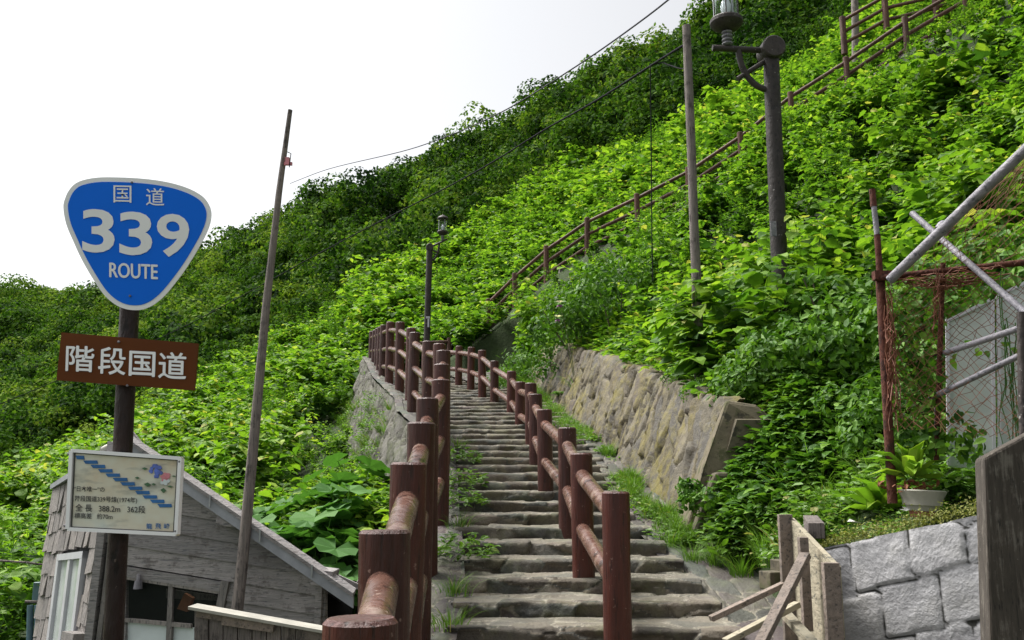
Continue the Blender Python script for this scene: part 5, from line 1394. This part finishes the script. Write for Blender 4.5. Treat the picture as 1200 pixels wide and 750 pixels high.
# grass and weeds along the foot of the right wall and between paving
pos = []
for _ in range(2300):
    y = rng.uniform(7.3, 22.5); t = abs(rng.normal(0, .16)); 
    w = .95 if y > 12 else .8
    x = float(wb_x(y)) + .03 - t * (1.2 if y > 8.5 else .7)
    if x < float(xr(y)) + .03 and rng.random() < .75: continue
    if y < 9 and rng.random() < .35: continue
    if fbm(np.array([y * 1.6]), np.array([x * 3]), seed=47)[0] < -.02 - .35 * (y > 12): continue
    pos.append((x, y, float(surf(y)) - .01))
pos = np.array(pos); n = len(pos); print('foot weeds', n)
GV = [tuft(26, .17, .006, .06, .8, .06) for _ in range(5)] + [herb(.09, 26, .042, .09, .6) for _ in range(5)]
arr = merge(GV, rng.integers(0, 10, n), pos, rng.uniform(0, 6.28, n), rng.uniform(.6, 1.25, n) * (1 + .5 * sstep(14, 20, pos[:, 1])), None, rng.normal(0, .1, n))
o = bpy.data.objects.new('grass', mesh_of('grass', arr, 'grass')); col.objects.link(o); tag(o, 'grass and small weeds growing along the foot of the stone wall', 'grass', kind='stuff')
# tall weeds on top of the right wall
pos = []
for _ in range(260):
    y = rng.uniform(8, 20); x = float(wb_x(y)) + rng.uniform(.62, .85); pos.append((x, y, float(surf(y)) + .80 * (1 - .25 * sstep(16, 20, y))))
pos = np.array(pos); n = len(pos); arr = merge(HWS, rng.integers(0, 10, n), pos, rng.uniform(0, 6.28, n), rng.uniform(.8, 1.5, n), np.tile([-.3, 0], (n, 1)), rng.normal(-.1, .1, n))
o = bpy.data.objects.new('wall_top_weeds', mesh_of('wall_top_weeds', arr, 'grass')); col.objects.link(o); tag(o, 'weeds hanging over the top of the right stone wall', 'weeds', kind='stuff')

# weed clumps on the kerb strip: one thing each
CL = [mesh_of('weed_clump', herb(.17, 190, .06, .20, .55), 'grass') for _ in range(3)]; CG = [mesh_of('grass_tuft', tuft(70, .20, .006, .12, 1.0, .1), 'grass') for _ in range(3)]
wl_ = [(537, 545, 1, 'leafy weed clump on the left edge of the steps, farthest of the leafy ones'), (538, 572, 1, 'leafy weed clump on the left step edge beside the tall middle rail post'), (540, 658, 1, 'broad leafy weed clump at the left step edge, level with the third log post'),
       (532, 700, 2, 'loose grass tuft on the left step edge below the broad leafy clump'), (527, 740, 2, 'grass tuft at the lower left edge of the steps at the bottom of the picture'), (537, 598, 1, 'small weed clump on the left step edge above the grass tuft'), (536, 622, 2, 'short grass tuft between stones on the left kerb strip'),
       (536, 526, 2, 'thin grass tuft high on the left edge of the steps')]
for px_, py_, kd, lb_ in wl_:
    q = S(px_, py_); q[2] += .01
    place_mesh('weed_clump' if kd == 1 else 'grass_tuft', (CL if kd == 1 else CG)[rng.integers(0, 3)], q, lb_, 'weed clump' if kd == 1 else 'grass tuft', None, 1.2 if kd == 1 else .95)
# plants at the near end of the right wall
def fern(n=16, L_=.42):
    L = Leaves()
    for _ in range(n):
        a = rng.uniform(0, 6.28); ln = L_ * rng.uniform(.7, 1.1); d = np.array([math.cos(a), math.sin(a), 0]); t = np.linspace(0, 1, 12); pts = np.outer(t * ln * .75, d) + np.outer(ln * (t * 1.0 - .75 * t ** 2.2), [0, 0, 1.0]); L.strip(pts, .005, .4)
        for q in range(2, 12):
            sd = np.array([-d[1], d[0], 0.0])
            for g in (1, -1): L.add(pts[q], norm(sd * g + d * .4 + [0, 0, -.2]), [0, 0, 1.0], ln * .22 * math.sin(math.pi * (q / 12) ** .7) + .01, .5, LT4, rng.uniform(.2, .7))
    return L.arr()
FM = mesh_of('fern', fern(), 'broadleaf')
HB = [mesh_of('weed_plant', herb(.40, 120, .085, .22, .6), 'grass') for _ in range(3)]
TG = [mesh_of('grass_tuft', tuft(110, .42, .008, .13, 1.0, .03), 'grass') for _ in range(3)]
q = on_ground(820, 615, 7.35); q[2] = max(q[2], float(surf(q[1]))); place_mesh('leafy_bush', mesh_of('small_bush', bush(.20, .24, 420, .055, LT8, .7, 7, .3, .4), 'broadleaf'), q + [0, 0, .12], 'small round bush at the near foot of the stone wall', 'bush')
tuf = [(812, 640, 7.0, 'drooping grass tuft at the near foot of the stone wall'), (838, 642, 6.9, 'grass tuft beside the path, next to the wall foot'), (868, 650, 6.7, 'wide grass tuft overhanging the flagstone path'), (895, 645, 6.6, 'grass tuft left of the small concrete blocks'),
       (905, 610, 7.0, 'grass tuft behind the two small concrete blocks'), (930, 580, 7.2, 'long bladed grass tuft right of the concrete wall end'), (950, 560, 7.3, 'long bladed grass tuft high on the bank beyond the wooden panel'), (965, 600, 6.8, 'grass tuft above the sawn timber end'), (885, 620, 6.9, 'grass tuft in front of the concrete wall end'), (985, 570, 6.9, 'grass tuft between bank bushes and potted plant')]
for i, (a, b_, Y, lb_) in enumerate(tuf):
    q = on_ground(a, b_, Y); q[2] = max(q[2], float(surf(q[1])) - .05); place_mesh('grass_tuft', TG[i % 3], q, lb_, 'grass tuft', None, .62 if i < 4 else rng.uniform(.85, 1.1))
hb = [(850, 600, 7.3, 'light green leafy weed in front of the concrete wall end'), (870, 590, 7.25, 'light leafy weed climbing the lower block of the wall end'), (900, 590, 7.2, 'leafy weed right of the wall end foot'), (860, 625, 7.0, 'leafy weed low beside the path'),
      (925, 610, 6.8, 'leafy weed behind the wooden panel top'), (960, 620, 6.2, 'leafy weed above the left end of the block wall'), (1010, 600, 5.9, 'leafy weed on the block wall left of the potted plant'), (1120, 560, 5.3, 'leafy weed right of the pot against the panels'), (1105, 520, 5.6, 'broad leaved weed at the foot of the thin upright'), (1040, 560, 5.9, 'leafy weed at the base of the rusty post')]
for i, (a, b_, Y, lb_) in enumerate(hb):
    q = on_ground(a, b_, Y); place_mesh('weed_plant', HB[i % 3], q - [0, 0, .03], lb_, 'weed', None, rng.uniform(.8, 1.1))
for (a, b_, Y, lb_) in ((945, 540, 7.5, 'fern on the shaded bank right of the wall end'), (1130, 545, 5.4, 'fern beside the foot of the framed panels'), (665, 400, 15.8, 'fern at the top of the stone wall below the irises')):
    place_mesh('fern', FM, on_ground(a, b_, Y), lb_, 'fern')
# ground weeds of the terrace and bank
def tp_(x, y, z, px, py): return ~in_stair(x, y) & ~wallband(x, y) & (x > 1.55) & (y > 3.0) & (y < 8.9) & (x < 5.5)
T_, tx, ty = scatter(3200, 1.5, 5.5, 3.0, 8.9, tp_); n = len(T_); print('terrace weeds', n)
low = T_[:, 1] < 5.9
arr = merge(GV + HW, rng.integers(0, 15, n), T_ - [0, 0, .01], rng.uniform(0, 6.28, n), np.where(low, rng.uniform(.4, .8, n), rng.uniform(.9, 1.7, n)), slope_dir(T_[:, 0], T_[:, 1]), rng.normal(0, .12, n))
o = bpy.data.objects.new('grass', mesh_of('grass', arr, 'grass')); col.objects.link(o); tag(o, 'grass and weeds covering the bank and terrace behind the block wall', 'grass', kind='stuff')
# yellowish moss along the block wall top
L = Leaves(); n = 5200; f = rng.uniform(-.1, 2.2, n); b_ = np.abs(rng.normal(0, .10, n)); x = A0[0] + f; y = A0[1] + dirw[1] * f / dirw[0] + .03 + b_; z = A0[2] + dirw[2] * f / dirw[0] - .015 + b_ * .25 + rng.uniform(0, .03, n)
k = fbm(x * 4, y * 4, seed=90) > -.28; L.add(np.stack([x, y, z], 1)[k], norm(rng.normal(0, 1, (k.sum(), 3))), norm(rng.normal(0, .5, (k.sum(), 3)) + [0, 0, 1]), .018, .7, LT4)
o = bpy.data.objects.new('moss', mesh_of('moss', L.arr(), 'moss')); col.objects.link(o); tag(o, 'yellow green moss along the top of the block wall', 'moss', kind='stuff')

# potted dock plant
L = Leaves()
for k in range(34):
    a = rng.uniform(0, 6.28); el = rng.uniform(.15, 1.35); ln = rng.uniform(.14, .27); d = np.array([math.cos(a) * math.cos(el), math.sin(a) * math.cos(el), math.sin(el)])
    L.add(d * .03 + [0, 0, .02], d, norm(np.array([-math.cos(a) * math.sin(el), -math.sin(a) * math.sin(el), math.cos(el) + .1])), ln, .42, LT8, rng.uniform(.35, .95), 1.8)
me = mesh_of('leaves', L.arr(), 'knotweed'); o = bpy.data.objects.new('leaves', me); col.objects.link(o); o.parent = pot; o.location = (-.04, .02, .15); o.scale = (.95,) * 3
L = Leaves(); n = 60; L.add(rng.normal(0, .05, (n, 3)) * [1.6, 1, .4] + [-.05, .03, .13], norm(rng.normal(0, 1, (n, 3))), norm(rng.normal(0, .5, (n, 3)) + [0, 0, 1]), .045, .5, LT8)
o = bpy.data.objects.new('dead_leaves', mesh_of('dead_leaves', L.arr(), 'dead_leaf')); col.objects.link(o); o.parent = pot
q = on_ground(1030, 585, 5.7)
place_mesh('dock_plant', me, q + [0, 0, .02], 'green dock plant with long leaves growing left of the white pot', 'plant', None, 1.1, 1.0)

# irises
iris_q = on_ground(676, 395, 15.2)
L = Leaves()
for k in range(26):
    a = rng.uniform(0, 6.28); H = rng.uniform(.35, .6); d = np.array([math.cos(a), math.sin(a), 0]); t = np.linspace(0, 1, 6); L.strip(np.outer(t ** 2 * H * .6, d) + d * .05 + np.outer(H * (t - .3 * t ** 3), [0, 0, 1.0]), .022 * (1 - t * .85), .6)
ir = empty('iris_plant', iris_q, 'iris with blade leaves and two white and violet flowers above the stone wall', 'plant')
o = bpy.data.objects.new('leaves', mesh_of('leaves', L.arr(), 'grass')); col.objects.link(o); o.parent = ir
for (a, b_) in ((656, 356), (654, 373)):
    c_ = P(a, b_, 14.9); mb = MB(); mb.tube([iris_q, (iris_q + c_) / 2 + [.03, 0, .05], c_], .006, 5); mb.build('flower_stem', M['stem'], ir)
    for mt, up, zz in (('flower_white', 1, .02), ('flower_violet', -1, -.015)):
        L = Leaves(); an = np.arange(5) * 1.256; L.add(np.tile([0, 0, zz], (5, 1)), np.stack([np.cos(an), np.sin(an), np.full(5, .5 * up)], 1), [0, 0, 1.0], .075, .9, LT8)
        o = bpy.data.objects.new('flower', mesh_of('flower', L.arr(), mt)); col.objects.link(o); o.parent = ir; o.location = tuple(c_ - iris_q)

# vines climbing on the pipe frame
L = Leaves(); n = 1500
u = rng.random(n); v = rng.random(n) ** 1.2
base = P(1050, 520, 5.24)[None] * (1 - u[:, None]) + P(1215, 540, 4.75)[None] * u[:, None]; top = P(1044, 335, 5.22)[None] * (1 - u[:, None]) + P(1215, 318, 4.95)[None] * u[:, None]
pts_ = base * (1 - v[:, None]) + top * v[:, None] + rng.normal(0, .03, (n, 3)) * [1, 1.6, 1] + [0, .05, 0]
k = (fbm(u * 6, v * 5, seed=91) > -.02 + .25 * v - .35 * (u < .35)) & ~((u > .42) & (v > .2) & (v < .75) & (rng.random(n) < .8))
L.add(pts_[k], norm(rng.normal(0, 1, (k.sum(), 3)) + [0, -.2, -.5]), norm(rng.normal(0, .5, (k.sum(), 3)) + [0, -.6, .6]), rng.uniform(.03, .075, k.sum()), .75, LT8)
for q in range(9):
    uu = rng.uniform(0, .5); a_ = base[0] * (1 - uu) + P(1215, 540, 4.75) * uu; t = np.linspace(0, 1, 8); w = np.cumsum(rng.normal(0, .012, (8, 3)), 0); L.strip(a_ + np.outer(t, [0, 0, rng.uniform(.4, .95)]) + w, .006, .1)
o = bpy.data.objects.new('climbing_vine', mesh_of('climbing_vine', L.arr(), 'broadleaf')); col.objects.link(o); tag(o, 'green vine climbing over the orange netting and rusty pipes', 'vine')

# bank right of the wall end
Q_, _, _ = scatter(1500, 1.9, 3.6, 7.4, 9.4, lambda x, y, z, px, py: x > wb_x(y) + .95)
n = len(Q_); arr = merge(HV, rng.integers(0, 5, n), Q_, rng.uniform(0, 6.28, n), rng.uniform(.4, .9, n), slope_dir(Q_[:, 0], Q_[:, 1])); o = bpy.data.objects.new('undergrowth', mesh_of('undergrowth', arr, 'broadleaf')); col.objects.link(o); tag(o, 'dense green undergrowth right of the stone wall end', 'undergrowth', kind='stuff')

for px_, py_, Y_, s_, lb_ in ((905, 535, 7.72, .42, 'small dark bush covering the right slope of the concrete wall end'), (925, 560, 7.6, .42, 'small dark bush just below and right of the concrete wall end'), (893, 505, 7.9, .36, 'small dark bush on the shoulder of the concrete wall end')):
    q = P(px_, py_, Y_); q[2] -= .2; place_mesh('leafy_bush', BM[rng.integers(0, 4)], q, lb_, 'bush', None, s_)

pos = []
for _ in range(900):
    y = rng.uniform(8.2, 19.8); x = float(wb_x(y)) + rng.uniform(.66, 1.75); pos.append((x, y, 0.0))
pos = np.array(pos); pos[:, 2] = terrain(pos[:, 0], pos[:, 1]); wt = pos[:, 0] < wb_x(pos[:, 1]) + .8; pos[wt, 2] = np.maximum(pos[wt, 2], surf(pos[wt, 1]) + .78 * (1 - .25 * sstep(16, 20, pos[wt, 1]))); n = len(pos)
arr = merge(HWS + HV, rng.integers(0, 15, n), pos, rng.uniform(0, 6.28, n), rng.uniform(.7, 1.2, n), None, rng.normal(-.05, .1, n)); o = bpy.data.objects.new('wall_top_weeds', mesh_of('wall_top_weeds', arr, 'knotweed')); col.objects.link(o); tag(o, 'mixed weeds on the ground behind the top of the right stone wall', 'weeds', kind='stuff')

for px_, py_, Y_, s_, lb_ in ((868, 470, 8.3, .5, 'leafy bush spilling over the top of the concrete wall end'), (835, 452, 8.9, .45, 'leafy bush hanging over the stone wall top near its end'), (800, 438, 9.7, .4, 'small leafy bush on the stone wall top left of the bare pole')):
    q = P(px_, py_, Y_); q[2] -= .22; q[1] += .15; place_mesh('leafy_bush', BM[rng.integers(0, 4)], q, lb_, 'bush', None, s_)

# undergrowth that closes the last bare ground
parts_ = []
for x0, x1, y0, y1, n_, pr in ((1.65, 2.9, 6.9, 7.7, 420, lambda x, y, z, px, py: px > 862), (-1.6, .9, 19.5, 23.2, 350, lambda x, y, z, px, py: (px > 560) & (px < 640) & (x > xr(y) + .15)), (0, 3.5, 13, 18, 600, lambda x, y, z, px, py: (px > 600) & (px < 790) & (x > wb_x(y) + .7))):
    parts_.append(scatter(n_, x0, x1, y0, y1, pr)[0])
pos = np.concatenate(parts_); n = len(pos)
arr = merge(HV + VK[:2], rng.integers(0, 5, n), pos, rng.uniform(0, 6.28, n), np.where(pos[:, 1] < 8, rng.uniform(.5, .9, n), rng.uniform(.6, 1.0, n)), None, rng.normal(-.15, .1, n))
o = bpy.data.objects.new('undergrowth', mesh_of('undergrowth', arr, 'broadleaf')); col.objects.link(o); tag(o, 'shaded green undergrowth between the bushes beside and above the stone wall', 'undergrowth', kind='stuff')
